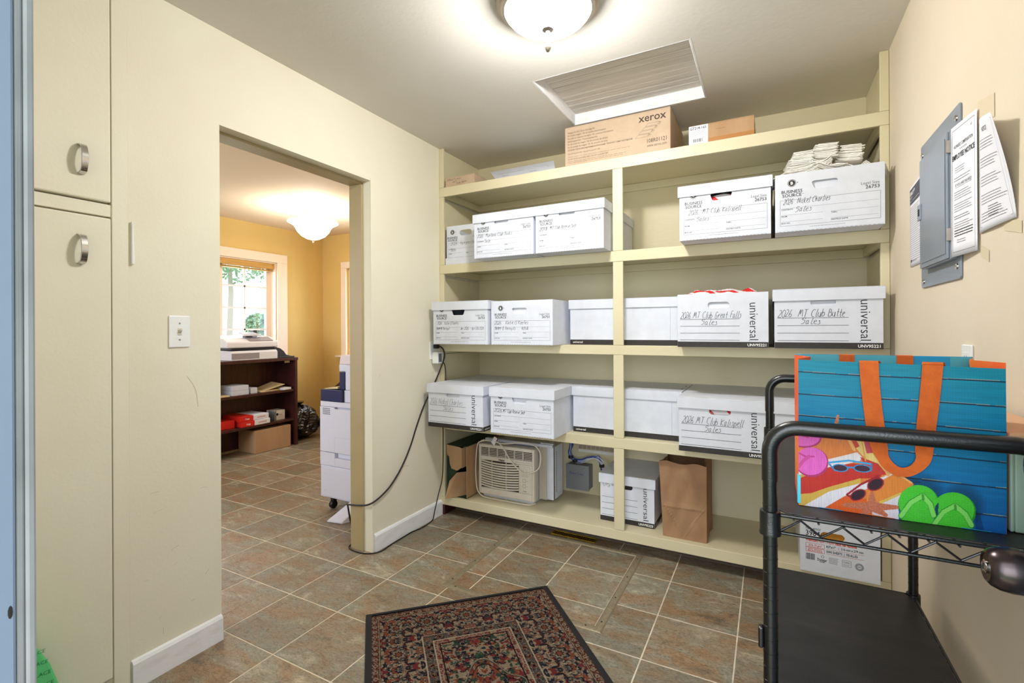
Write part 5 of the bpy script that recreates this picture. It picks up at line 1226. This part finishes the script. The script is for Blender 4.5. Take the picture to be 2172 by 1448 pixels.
# ================================================================ shopping bag with printed beach picture
BX0, BX1, BY0, BY1, BZ = .050, .349, 1.100, 1.250, ZT + .0042
BWID, BHT = BX1 - BX0, .285
NXB, NYB = 540, 520
QC = np.array([(130, 70), (1643, 130), (1612, 1402), (106, 1162)], float)      # corners of the print as drawn: tl tr br bl
def homog(src, dst):
    A = []
    for (x, y), (a, b) in zip(src, dst): A += [[x, y, 1, 0, 0, 0, -a * x, -a * y, a], [0, 0, 0, x, y, 1, -b * x, -b * y, b]]
    A = np.array(A, float); h = np.linalg.solve(A[:, :8], A[:, 8]); return np.append(h, 1).reshape(3, 3)
HI = homog([(0, 1), (1, 1), (1, 0), (0, 0)], QC)     # uv -> drawing plane
u, v = np.meshgrid(np.linspace(0, 1, NXB + 1), np.linspace(0, 1, NYB + 1))
w_ = HI[2, 0] * u + HI[2, 1] * v + 1; PX = (HI[0, 0] * u + HI[0, 1] * v + HI[0, 2]) / w_; PY = (HI[1, 0] * u + HI[1, 1] * v + HI[1, 2]) / w_
rg2 = np.random.default_rng(5)
V1 = 1 - v
top = npl((14, 136, 160)); mid = npl((4, 120, 168)); bot = npl((2, 84, 158))
im = np.where((V1 < .5)[..., None], top + (mid - top) * (V1 / .5)[..., None], mid + (bot - mid) * ((V1 - .5) / .5)[..., None])
im = im * (0.86 + .3 * noise2(u * 6, v * 90, 3) * .6 + .12 * noise2(u * 14, v * 200, 4))[..., None]
for k, vv in enumerate((.083, .232, .381, .563, .722, .898)):
    dl = V1 - (vv + .004 * np.sin(u * 5 + k)); im[np.abs(dl) < .0038] = npl((14, 44, 74)); hl = (dl < -.0038) & (dl > -.0085) & (noise2(u * 18, v * 0 + k, 8 + k) > .42); im[hl] = npl((120, 150, 150))
def inside(poly):
    m = np.zeros(PX.shape, bool); n = len(poly)
    for i in range(n):
        x0, y0 = poly[i]; x1, y1 = poly[(i + 1) % n]
        c = ((y0 > PY) != (y1 > PY)); xx = (x1 - x0) * (PY - y0) / (y1 - y0 + 1e-9) + x0; m ^= c & (PX < xx)
    return m
def ell(cx, cy, rx, ry, rot=0):
    a = math.radians(rot); dx, dy = PX - cx, PY - cy; X_ = dx * math.cos(a) + dy * math.sin(a); Y_ = -dx * math.sin(a) + dy * math.cos(a)
    return (X_ / rx) ** 2 + (Y_ / ry) ** 2
fab = (0.90 + .2 * noise2(PX / 5, PY / 40, 12))[..., None]
def paint(mask, c, k=1.0, tex=True): im[mask] = (npl(c) * k * (fab if tex else 1.0))[mask] if tex else npl(c) * k
def pline(pts, w, c):
    for (x0, y0), (x1, y1) in zip(pts[:-1], pts[1:]):
        dx, dy = x1 - x0, y1 - y0; t = np.clip(((PX - x0) * dx + (PY - y0) * dy) / (dx * dx + dy * dy + 1e-9), 0, 1)
        m = np.hypot(PX - x0 - t * dx, PY - y0 - t * dy) < w / 2; im[m] = npl(c)
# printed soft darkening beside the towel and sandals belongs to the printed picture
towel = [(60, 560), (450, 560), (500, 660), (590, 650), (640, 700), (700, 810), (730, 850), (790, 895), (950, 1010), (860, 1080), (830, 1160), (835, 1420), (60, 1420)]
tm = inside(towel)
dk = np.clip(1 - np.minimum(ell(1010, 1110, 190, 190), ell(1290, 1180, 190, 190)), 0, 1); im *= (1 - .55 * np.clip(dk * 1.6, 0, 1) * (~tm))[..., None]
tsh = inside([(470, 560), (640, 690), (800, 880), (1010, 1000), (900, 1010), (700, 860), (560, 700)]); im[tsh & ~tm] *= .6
paint(tm, (214, 122, 58))
paint(inside([(480, 660), (590, 650), (640, 700), (720, 850), (790, 930), (740, 945), (640, 850), (560, 770)]), (224, 190, 112))
paint(inside([(585, 655), (640, 690), (690, 765), (610, 775)]), (188, 66, 84)); paint(inside([(490, 665), (530, 660), (560, 720), (520, 740)]), (196, 62, 48)); paint(inside([(610, 790), (690, 780), (720, 850), (640, 850)]), (226, 196, 120))
paint(inside([(60, 930), (330, 820), (540, 765), (575, 800), (560, 830), (400, 870), (300, 915), (60, 990)]) & tm, (222, 212, 216))
paint(inside([(60, 945), (300, 912), (260, 940), (60, 1000)]), (206, 160, 66))
paint(inside([(60, 985), (330, 880), (500, 850), (690, 860), (720, 930), (700, 960), (560, 965), (330, 1030), (200, 1075), (60, 1085)]), (192, 44, 36))
paint(inside([(560, 800), (690, 850), (760, 940), (640, 930)]), (190, 52, 44))
paint(inside([(60, 1085), (200, 1078), (330, 1030), (560, 962), (560, 1000), (330, 1065), (150, 1165), (60, 1160)]), (206, 166, 72))
paint(inside([(140, 1170), (330, 1065), (560, 1000), (700, 960), (800, 925), (830, 940), (700, 1010), (460, 1095), (300, 1190)]), (222, 214, 222))
paint(inside([(290, 1190), (450, 1095), (500, 1120), (640, 1120), (640, 1250), (480, 1235)]), (218, 92, 34))
paint(inside([(620, 1030), (800, 930), (850, 935), (935, 1005), (850, 1070), (690, 1140), (600, 1140)]), (220, 130, 54)); paint(inside([(690, 1140), (850, 1070), (860, 1085), (700, 1160)]), (212, 178, 84))
paint(inside([(700, 1160), (860, 1085), (830, 1160), (835, 1420), (640, 1400), (640, 1220)]), (216, 206, 214)); paint(inside([(60, 1160), (150, 1168), (290, 1195), (60, 1200)]), (206, 166, 72))
paint(inside([(460, 1225), (640, 1240), (800, 1270), (800, 1300), (440, 1250)]), (226, 120, 50))
pline([(735, 850), (760, 935)], 26, (224, 160, 92)); pline([(470, 640), (520, 745)], 24, (232, 168, 98)); pline([(845, 940), (930, 1000)], 14, (232, 170, 96)); pline([(575, 665), (600, 830)], 10, (214, 150, 80))
# pink sandals
for (cx, cy, rx, ry) in ((160, 655, 120, 72), (205, 835, 122, 112)):
    e_ = ell(cx + 4, cy + 8, rx, ry); paint(e_ < 1, (176, 50, 110)); e_ = ell(cx, cy, rx * .94, ry * .93); paint(e_ < 1, (226, 98, 190));
pline([(110, 770), (165, 800), (225, 800)], 14, (196, 66, 140)); pline([(110, 880), (150, 830), (190, 800)], 26, (206, 74, 156)); pline([(110, 610), (150, 645), (190, 655)], 14, (196, 66, 140))
def star(cx, cy, arms, c, w):
    for ax, ay in arms:
        dx, dy = ax - cx, ay - cy; L2 = dx * dx + dy * dy; t = np.clip(((PX - cx) * dx + (PY - cy) * dy) / L2, 0, 1); d_ = np.hypot(PX - cx - t * dx, PY - cy - t * dy)
        m = d_ < w * (1 - .62 * t); sp = noise2(PX / 3.5, PY / 3.5, 21); im[m] = (npl(c) * (0.62 + .75 * sp)[..., None])[m]
star(385, 600, [(408, 492), (290, 640), (425, 685), (350, 560), (415, 560)], (196, 122, 88), 22)
star(640, 1180, [(640, 1075), (438, 1165), (820, 1185), (560, 1245), (740, 1245)], (190, 108, 80), 36)
# sunglasses
pline([(335, 845), (480, 828), (640, 855)], 14, (60, 160, 214)); pline([(338, 858), (380, 905)], 12, (40, 130, 190)); pline([(640, 860), (636, 905)], 14, (40, 130, 190))
for cx, cy, rx, ry in ((415, 885, 58, 30), (575, 888, 66, 30)): im[ell(cx, cy, rx, ry, 6) < 1] = npl((46, 140, 196)); im[ell(cx, cy, rx * .84, ry * .76, 6) < 1] = npl((66, 34, 54))
pline([(470, 880), (515, 882)], 12, (46, 140, 196))
pline([(460, 1088), (560, 1010), (690, 945)], 16, (160, 28, 42)); pline([(460, 1090), (510, 1120)], 14, (140, 24, 40))
for cx, cy, rx, ry in ((540, 1090, 62, 40), (668, 1008, 66, 46)): im[ell(cx, cy, rx, ry, -28) < 1] = npl((150, 26, 44)); im[ell(cx, cy, rx * .84, ry * .80, -28) < 1] = npl((52, 22, 40))
# green sandals
for cx, cy, rx, ry, rot in ((975, 1150, 150, 142, 0), (1232, 1210, 160, 142, 8)):
    e_ = ell(cx + 4, cy + 10, rx, ry, rot); im[(e_ < 1) | ((np.abs(PX - cx) < rx * .88) & (PY > cy))] = npl((34, 140, 40)); e_ = ell(cx, cy, rx * .95, ry * .94, rot)
    mm = (e_ < 1) | ((np.abs(PX - cx) < rx * .80) & (PY > cy)); im[mm] = (npl((70, 192, 50)) * (0.9 + .2 * noise2(PX / 7, PY / 7, 30))[..., None])[mm]
im[inside([(1075, 1420), (1100, 1180), (1125, 1150), (1110, 1420)])] = npl((20, 60, 90))
im[inside([(1385, 1420), (1392, 1220), (1425, 1240), (1460, 1420)])] *= .55
for P0, P1, P2 in (((850, 1250), (1010, 1100), (1085, 1250)), ((1090, 1320), (1245, 1180), (1360, 1330))):
    pline([P0, ((P0[0] + P1[0]) / 2 - 10, (P0[1] + P1[1]) / 2 - 26), P1, ((P2[0] + P1[0]) / 2 + 18, (P2[1] + P1[1]) / 2 - 12), P2], 44, (40, 150, 44)); pline([P0, ((P0[0] + P1[0]) / 2 - 8, (P0[1] + P1[1]) / 2 - 24), P1, ((P2[0] + P1[0]) / 2 + 16, (P2[1] + P1[1]) / 2 - 10), P2], 34, (126, 214, 96)); pline([(P1[0], P1[1] - 6), (P1[0] + 4, P1[1] + 26)], 18, (60, 150, 50))
# woven texture of the laminate
im *= .77 * (1 + .03 * np.sin(u * 540 * .9) + .03 * np.sin(v * 520 * .9))[..., None]
im = np.clip(im, 0, 1)
bag = thing('shopping_bag', 'large glossy blue beach print shopping bag with orange straps on the cart', 'bag', (BX0, BY0, BZ))
BAGM = attr_mat('glossy_laminate_print', .5, .15, 500, .22)
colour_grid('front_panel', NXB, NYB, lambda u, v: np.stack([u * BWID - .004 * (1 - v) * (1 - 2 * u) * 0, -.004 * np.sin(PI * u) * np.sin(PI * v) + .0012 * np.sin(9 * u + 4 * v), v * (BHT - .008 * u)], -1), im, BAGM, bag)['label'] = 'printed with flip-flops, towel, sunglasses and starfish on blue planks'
BLUEP = mat('blue_plank_print', (30, 140, 180), .38, rgb2=(16, 120, 168), scale=8, stretch=(.2, .2, 3))
MB().sheet(lambda u, v: (u * BWID, BY1 - BY0 + .002 * math.sin(6 * u), v * (BHT + .004)), 10, 8).build('back_panel', BLUEP, bag, solid=.0008, smooth=True)
def gus(x, sg):
    return MB().sheet(lambda u, v: (x - sg * .030 * (1 - abs(2 * u - 1)) * max(0, v - .15), .001 + (BY1 - BY0 - .002) * u, v * (BHT + .002)), 8, 10)
gus(0, -1).build('side_panel', REDSIDE, bag, solid=.0008, smooth=False)
gus(BWID, 1).build('side_panel', REDSIDE, bag, solid=.0008)
MB().box(.001, BWID - .001, .001, BY1 - BY0 - .001, 0.0, .001).build('bottom_panel', BLUEP, bag)
MB().sheet(lambda u, v: (.002 + u * (BWID - .004), BY1 - BY0 - .002, BHT * .5 + v * (BHT * .5 + .0035)), 4, 4).build('lining', TEAL, bag)
MB().box(-.0022, .003, -.0006, .012, .004, .058).build('corner_tab', mat('cyan_print', (60, 190, 214), .4), bag)
def ribbon(path, name, n=(0, -1, 0), th=.0014):
    """path: list of (centre xyz, half-width vector)"""
    m = MB(); vs = []; N_ = Vector(n) * th
    for c, hv in path: c = Vector(c); hv = Vector(hv); vs += [c - hv, c + hv, c + hv + N_, c - hv + N_]
    k = len(path); f = [[4 * i + a, 4 * i + (a + 1) % 4, 4 * i + 4 + (a + 1) % 4, 4 * i + 4 + a] for i in range(k - 1) for a in range(4)] + [[0, 1, 2, 3], [4 * k - 4, 4 * k - 3, 4 * k - 2, 4 * k - 1]]
    m.add(vs, f); return m.build(name, ORANGE, bag, smooth=True)
T0 = .281
ctr = [(.112, T0 + .001), (.113, .25), (.117, .20), (.122, .155), (.127, .125), (.131, .112), (.139, .098), (.152, .089), (.166, .089), (.179, .098), (.188, .112), (.190, .13), (.193, .17), (.198, .22), (.203, T0)]
hw_ = [(.0145, 0), (.0142, 0), (.0140, 0), (.0138, .001), (.012, .002), (.0085, .004), (.006, .007), (.002, .008), (-.002, .008), (-.006, .006), (-.0095, .004), (-.0125, .002), (-.0135, .001), (-.0140, 0), (-.0142, 0)]
cs = smoothpath([(a, b, 0) for a, b in ctr], 4); hs_ = smoothpath([(a, b, 0) for a, b in hw_], 4)
ribbon([((c.x, -.0055 - .003 * math.sin(PI * i / (len(cs) - 1)), c.y), (h.x, 0, h.y)) for i, (c, h) in enumerate(zip(cs, hs_))], 'front_strap')
for x in (.112, .203): ribbon([((x, -.0055, T0), (.0143, 0, 0)), ((x, -.003, T0 + .004), (.0143, 0, 0)), ((x + .004, .004, T0 + .003), (.0143, 0, 0)), ((x + .008, .012, T0 - .006), (.0143, 0, 0))], 'strap_end', n=(0, -.7, .7))
for x in (.096, .194): ribbon([((x, BY1 - BY0 - .006, T0 - .03), (.0135, 0, 0)), ((x, BY1 - BY0 - .004, T0 + .008), (.0135, 0, 0)), ((x, BY1 - BY0 + .004, T0 + .009), (.0135, 0, 0)), ((x, BY1 - BY0 + .006, T0 - .06), (.0135, 0, 0))], 'back_strap')

# pale green appliance on the cart behind the bag
ga = thing('green_appliance', 'pale green metal appliance with brown knob and tan top on the cart', 'appliance', (.358, 1.115, ZT + .0045))
gl, gh = .34, .168
g_ = MB(); g_.box(.006, .085, .0, gl, 0, gh - .012); g_.box(0, .006, 0, .016, 0, gh - .012); g_.box(0, .006, gl - .016, gl, 0, gh - .012); g_.box(0, .006, .016, gl - .016, 0, .022); g_.box(0, .006, .016, gl - .016, gh - .022, gh - .012)
g_.build('housing', GREENBOX, ga, bevel=.003)
MB().box(-.002, .087, -.002, gl + .002, gh - .0118, gh).build('top_cover', mat('tan_cover', (206, 164, 128), .6), ga, bevel=.004)
MB().box(.004, .0062, .017, gl - .017, .0225, .085).build('lower_window', PAPER, ga); MB().box(.004, .0062, .017, gl - .017, .0855, gh - .0225).build('upper_window', GREYBOX, ga)
MB().lathe([(.004, 0), (.006, -.002), (.016, -.003), (.0165, -.009), (.013, -.0112), (.0005, -.0115)], 20, (.004, .04, .075), 'x').build('knob', mat('brown_knob', (104, 82, 62), .4, var=.2, scale=40), ga, smooth=True)

# ================================================================ outside door with bronze knob (only its hardware reaches into view)
d2 = MB().box(.345, .389, .150, .95, .012, 2.04).build('door_1', BLUEDOOR, bevel=.002); d2['kind'] = 'structure'
kb = MB().lathe([(.012, .0), (.013, -.012), (.013, -.028), (.018, -.032), (.026, -.040), (.0290, -.052), (.0295, -.062), (.0275, -.074), (.0235, -.082), (.0190, -.086), (.0175, -.0855), (.0165, -.0845), (.0005, -.0845)], 40, (.345, .885, .893), 'x')
kn = kb.build('door_knob', BRONZE, d2, smooth=True)
MB().lathe([(.0085, -.0845), (.0088, -.0868), (.0070, -.0880), (.0005, -.0880)], 24, (.345, .885, .893), 'x').build('key_cylinder', CHROME, kn, smooth=True)
MB().box(.345 - .0890, .345 - .0881, .8842, .8858, .889, .897).build('keyhole', DARKGAP, kn)
MB().lathe([(.036, 0), (.036, -.006), (.030, -.010), (.012, -.011)], 32, (.3449, .885, .893), 'x').build('rose', BRONZE, kn, smooth=True)
db2 = MB().lathe([(.033, 0), (.034, -.008), (.033, -.030), (.0305, -.037), (.028, -.0385), (.012, -.039), (.0005, -.039)], 40, (.3449, .885, 1.030), 'x').build('deadbolt', BRONZE, d2, smooth=True)
MB().lathe([(.012, -.039), (.0122, -.042), (.009, -.0445), (.0005, -.045)], 6, (.3449, .885, 1.030), 'x').build('key_cylinder', CHROME, db2)
# ================================================================ office beyond the opening
ola = thing('office_ceiling_lamp', 'lit alabaster bowl lamp with scrolled arms on the office ceiling', 'lamp', (-3.913, 3.24, CZ))
IVORY = mat('ivory_enamel', (236, 224, 196), .4)
MB().lathe([(.062, 0), (.062, -.010), (.05, -.018), (.014, -.022), (.010, -.03)], 28).build('canopy', IVORY, ola, smooth=True)
MB().tube([(0, 0, -.02), (0, 0, -.19)], .008, 12).build('stem', IVORY, ola, smooth=True)
MB().lathe([(.012, -.318), (.060, -.306), (.110, -.278), (.145, -.240), (.162, -.205), (.180, -.178), (.215, -.158), (.232, -.150), (.230, -.144), (.210, -.150), (.176, -.170), (.156, -.200), (.138, -.236), (.104, -.272), (.056, -.300), (.010, -.311)], 48).build('glass_bowl', SHADEO, ola, smooth=True)
MB().lathe([(.014, -.312), (.016, -.322), (.007, -.328), (.010, -.336), (.007, -.344), (.0005, -.347)], 16).build('finial', IVORY, ola, smooth=True)
for k in range(3):
    a = math.radians(62 + 120 * k); pts = [(0, -.17), (.05, -.155), (.11, -.150), (.17, -.140), (.205, -.105), (.203, -.070), (.18, -.060), (.165, -.078), (.172, -.098), (.186, -.096)]
    MB().tube(smoothpath([(r_ * math.cos(a), r_ * math.sin(a), z) for r_, z in pts], 4), .0042, 8).build('scroll_arm', IVORY, ola, smooth=True)
# bookcase
bc = thing('bookcase', 'low dark mahogany open bookcase under the office window', 'bookcase', (-4.76, 2.40, 0))
bw_, bd_, bh_ = 1.075, .31, .93
MB().box(0, bd_, 0, .03, 0, bh_ - .031).build('side_panel', WOODD, bc, bevel=.002); MB().box(0, bd_, bw_ - .03, bw_, 0, bh_ - .031).build('side_panel', WOODD, bc, bevel=.002)
MB().box(-.002, bd_ + .006, -.004, bw_ + .004, bh_ - .030, bh_).build('top', WOODD, bc, bevel=.003)
MB().box(0, .008, .031, bw_ - .031, .02, bh_ - .031).build('back_panel', WOODD, bc)
SH = (.595, .285)
for z in SH: MB().box(.009, bd_ - .012, .031, bw_ - .031, z - .024, z).build('shelf', WOODD, bc, bevel=.002)
MB().box(.26, .264, bw_ - .12, bw_ - .06, bh_ - .055, bh_ - .033).build('label_plate', TAPE, bc)
def pack(label, cat, x, y, z, dx, dy, dz, m, rz=0, name='box', group=None):
    o = MB().box(0, dx, 0, dy, 0, dz).build(name, m, loc=(x, y, z + .0006), rot=(0, 0, rz), bevel=.0015); return tag(o, label, cat, group)
A1, A2 = SH
G1 = 'small white cartons on the upper bookcase shelf'
pack('lower of two small white cartons stacked on the upper bookcase shelf', 'box', -4.70, 2.79, A1, .20, .17, .045, CARTON, group=G1)
pack('upper small white carton stacked on the upper bookcase shelf', 'box', -4.70, 2.79, A1 + .0462, .20, .168, .045, CARTON, group=G1)
pack('small white carton right of the stacked pair on the upper bookcase shelf', 'box', -4.68, 2.985, A1, .17, .07, .055, CARTON, group=G1)
MAN = mat('manila_paper', (226, 202, 152), .6)
pack('manila envelope lying flat on the upper bookcase shelf', 'envelope', -4.70, 3.08, A1, .20, .22, .012, MAN, .06, 'envelope')
o = MB().hexa([(-4.69, 3.12, A1 + .013), (-4.50, 3.14, A1 + .013), (-4.50, 3.36, A1 + .055), (-4.69, 3.34, A1 + .075), (-4.69, 3.12, A1 + .015), (-4.50, 3.14, A1 + .015), (-4.50, 3.36, A1 + .057), (-4.69, 3.34, A1 + .077)]).build('envelope', MAN); tag(o, 'opened manila envelope propped up on the flat one in the bookcase', 'envelope')
pack('small stack of loose white papers on the upper bookcase shelf', 'paper', -4.62, 3.31, A1, .15, .10, .022, PAPER, .04, 'paper_stack')
pack('low heap of tan papers at the left of the upper bookcase shelf', 'paper', -4.66, 2.52, A1, .18, .24, .012, MAN, 0, 'paper_stack')
def ream(label, y, z, rz):
    t = thing('paper_ream', label, 'paper', (-4.74, y, z + .0006), rz, 'copy paper reams on the lower bookcase shelf')
    MB().box(0, .279, 0, .30, 0, .050).build('wrapper', PAPER, t, bevel=.004)
    MB().box(-.0006, .2797, -.0006, .135, -.0003, .0507).build('red_wrapper_end', REDPACK, t, bevel=.004)
    P = Print((.2797, 0, 0), (0, 1, 0), (0, 0, 1), .0006); P.text(.07, .017, .022, 'Copy', WHITEINK, bold=.03, align='c', width=.045); P.text(.215, .018, .026, 'universal', REDINK, align='c', width=.085); P.build('printed_text', t)
ream('lower red and white copy paper ream in the bookcase', 2.86, A2, 0); ream('upper red and white copy paper ream in the bookcase', 2.845, A2 + .0525, .015)
pack('red carton standing left of the copy paper reams', 'box', -4.70, 2.66, A2, .18, .17, .075, REDPACK)
pack('loose white sheets at the left front of the lower bookcase shelf', 'paper', -4.60, 2.50, A2 + .0, .14, .14, .03, PAPER, 0, 'paper_stack')
tb = thing('tape_box', 'grey and white printed tape carton on the lower bookcase shelf', 'box', (-4.64, 3.245, A2 + .0006)); MB().box(0, .13, 0, .12, 0, .10).build('body', BEIGE, tb, bevel=.002); MB().box(.03, .1305, -.0006, .02, 0.002, .098).build('dark_side', GREYBOX, tb)
P = Print((.1305, 0, 0), (0, 1, 0), (0, 0, 1), .0006); P.text(.065, .05, .018, 'Tape', INK, bold=.01, align='c'); P.greek(.04, .035, .10, 2, .01, .002, GREYINK); P.disc(.03, .06, .014, DARKGAP); P.build('printed_text', tb)
bx = thing('cardboard_box', 'plain tan cardboard box on the floor in the bookcase', 'box', (-4.735, 3.00, .0008)); MB().box(0, .27, 0, .40, 0, .225).build('body', KRAFT2, bx, bevel=.003); MB().box(.02, .25, .198, .202, .225, .2265).build('flap_seam', CARTON_IN, bx)
# scanner / printer on the bookcase
PW = mat('scanner_white', (226, 226, 232), .35); PG = mat('scanner_grey', (150, 144, 150), .4); PD = mat('scanner_dark', (48, 50, 58), .35)
pr_ = thing('desktop_scanner', 'white and grey document scanner with tilted touch screen on the bookcase', 'scanner', (-4.74, 2.74, bh_ + .0006))
MB().prism([(0, .0), (.29, .0), (.29, .075), (.27, .092), (0, .098)], (.02, .50), 'y').build('base', PW, pr_, bevel=.006)
MB().box(.285, .2915, .02, .30, .012, .070).build('front_tray', PG, pr_, bevel=.003)
MB().box(.01, .27, .03, .49, .099, .120).build('gap_band', PD, pr_, bevel=.003)
MB().prism([(.0, .121), (.290, .121), (.285, .175), (.20, .215), (.0, .240)], (-.02, .515), 'y').build('upper_body', PW, pr_, bevel=.010)
MB().hexa([(.19, .21, .2205), (.275, .21, .182), (.275, .46, .182), (.19, .46, .2205), (.19, .21, .224), (.277, .21, .186), (.277, .46, .186), (.19, .46, .224)]).build('control_panel', PG, pr_)
sc_ = MB().hexa([(.10, .17, .262), (.235, .17, .232), (.235, .36, .232), (.10, .36, .262), (.10, .17, .272), (.238, .17, .242), (.238, .36, .242), (.10, .36, .272)]).build('touch_screen', PW, pr_, bevel=.003)
MB().hexa([(.115, .185, .2700), (.225, .185, .2460), (.225, .345, .2460), (.115, .345, .2700), (.115, .185, .2712), (.226, .185, .2472), (.226, .345, .2472), (.115, .345, .2712)]).build('display', PG, sc_)
MB().box(.13, .18, .23, .30, .205, .255).build('screen_bracket', PD, pr_)
MB().box(.05, .11, .36, .40, .225, .290).build('feeder_post', PD, pr_, bevel=.004)
bk = thing('phone_dock', 'low black curved dock beside the scanner on the bookcase', 'dock', (-4.72, 3.275, bh_ + .0006))
MB().prism([(-.02, .0), (.19, .0), (.19, .012), (.12, .03), (.09, .07), (.05, .100), (.0, .115), (-.02, .115)], (0.0, .20), 'x').build('curved_back', PD, bk, bevel=.004)
MB().box(.0, .24, -.02, .19, .0, .014).build('tray', PD, bk, bevel=.003)
pack('white card leaning at the right end of the bookcase top', 'card', -4.66, 3.40, bh_, .004, .05, .075, PAPER, .3, 'card')
# trash bags
def trash(label, x, y, r, h, seed, sx=1.0):
    rd_ = np.random.default_rng(seed); ph = rd_.uniform(0, 6, 8); t = thing('trash_bag', label, 'bag', (x, y, .0))
    m = MB(); nu, nv = 56, 34
    def fn(u, v):
        a = 2 * PI * u; b = v * PI; rr3 = math.sin(b) ** .75
        k = 1 + .10 * math.sin(5 * a + ph[0] + 3 * b) + .06 * math.sin(11 * a + ph[1] - 5 * b) + .035 * math.sin(23 * a + ph[2] + 9 * b) + .025 * math.sin(31 * b + 7 * a + ph[3])
        z = h * (1 - math.cos(b)) / 2
        return (r * sx * rr3 * k * math.cos(a), r * rr3 * k * math.sin(a), max(.001, z * (1 + .04 * math.sin(9 * a + ph[4]))))
    m.sheet(fn, nu, nv); m.build('bag_body', TRASH, t, smooth=False)
    n_ = MB().lathe([(.02, h * .97), (.03, h * 1.02), (.018, h * 1.04), (.055, h * 1.10), (.06, h * 1.13)], 14); n_.build('tied_neck', TRASH, t, smooth=False)
trash('full black bin bag slumped on the office floor beside the bookcase', -4.72, 3.70, .20, .36, 3, 1.0)
trash('tall black bin bag standing in front of the office corner', -4.28, 4.03, .225, .62, 5)
# copier
cp = thing('copier', 'tall white office copier with navy panel seen past the door jamb', 'copier', (-2.715, 2.30, 0))
cw, cd_ = .56, .58
MB().box(0, cw, 0, cd_, .085, .300).build('cabinet', COPW, cp, bevel=.004)
cdn = MB().box(.022, cw - .01, -.008, -.0005, .095, .290).build('cabinet_door', COPW, cp, bevel=.003)
for zc in (.135, .25): MB().lathe([(.004, -.008), (.0035, -.0095), (.0003, -.010)], 10, (.05, 0, zc), 'y').build('screw', BEIGE, cdn)
def drawer(z0, z1):
    d_ = MB(); d_.box(0, .14, -.004, cd_, z0, z1 - .001); d_.box(.14, cw, -.004, cd_, z0, z1 - .034); d_.box(.14, cw, .02, cd_, z1 - .034, z1 - .001); return d_.build('paper_drawer', COPW, cp, bevel=.003)
drawer(.303, .392); drawer(.395, .70)
MB().box(0, cw, .0, cd_, .7005, .735).build('front_panel', COPW, cp, bevel=.003)
MB().box(.105, cw - .03, -.007, -.004, .50, .69).build('side_door', COPW, cp, bevel=.002)
MB().box(.002, .205, .0, .34, .736, .815).build('navy_panel', NAVY, cp, bevel=.004); MB().box(.205, cw, .02, cd_, .736, .815).build('body_upper', COPW, cp, bevel=.003)
MB().box(.150, .200, .03, .34, .8155, .935).build('navy_panel', NAVY, cp, bevel=.004)
vt = MB(); [vt.box(.03 + i * .012, .037 + i * .012, -.0055, -.004, .648 + k * .012, .655 + k * .012) for i in range(6) for k in range(4)]; vt.build('vent_slots', GREYBOX, cp)
MB().hexa([(.02, .02, .816), (.145, .02, .822), (.145, .32, .822), (.02, .32, .816), (.02, .02, .820), (.145, .02, .836), (.145, .32, .836), (.02, .32, .820)]).build('output_tray', MAN, cp)
MB().box(.205, cw, .03, cd_, .8155, .985).build('scanner_column', COPW, cp, bevel=.006)
MB().box(.118, cw, .05, cd_, .9355, 1.035).build('scanner_bed', COPW, cp, bevel=.008) if False else MB().box(.125, .2045, .05, cd_, .9355, .985).build('scanner_bed', COPW, cp, bevel=.006)
MB().prism([(.128, .9855), (cw, .9855), (cw, 1.05), (.15, 1.05), (.135, 1.03)], (.05, cd_), 'y').build('document_feeder', mat('copier_pinkish', (222, 210, 214), .4), cp, bevel=.005)
MB().lathe([(.024, -.002), (.026, -.004), (.026, -.02), (.024, -.022)], 20, (.070, .02, .028), 'y') and None
for x_ in (.075, cw - .06):
    for y_ in (.04, cd_ - .06):
        c = MB().box(x_ - .014, x_ + .014, y_ - .01, y_ + .02, .05, .0845).build('caster', CABLE, cp); MB().lathe([(.01, -.016), (.025, -.014), (.0275, -.008), (.0275, .008), (.025, .014), (.01, .016)], 20, (x_, y_, .0280), 'x').build('wheel', CABLE, c, smooth=True)
MB().hexa([(.225, -.155, .001), (.345, -.135, .001), (.42, .02, .001), (.30, .02, .001), (.235, -.150, .012), (.338, -.132, .012), (.40, .0, .110), (.30, .0, .110)]).build('stabiliser_foot', COPW, cp, bevel=.006)
# dark curved screen behind the copier tray
mo = thing('office_machine', 'dark curved glossy machine behind the copier tray', 'machine', (-3.02, 2.95, 0))
MB().prism([(0, 0), (.30, 0), (.30, .90), (.27, .985), (.20, 1.02), (.08, 1.02), (.02, .98), (0, .90)], (0, .22), 'y').build('body', PD, mo, bevel=.01)
MB().box(.12, .22, -.002, 0, .93, .965).build('display', PG, mo)
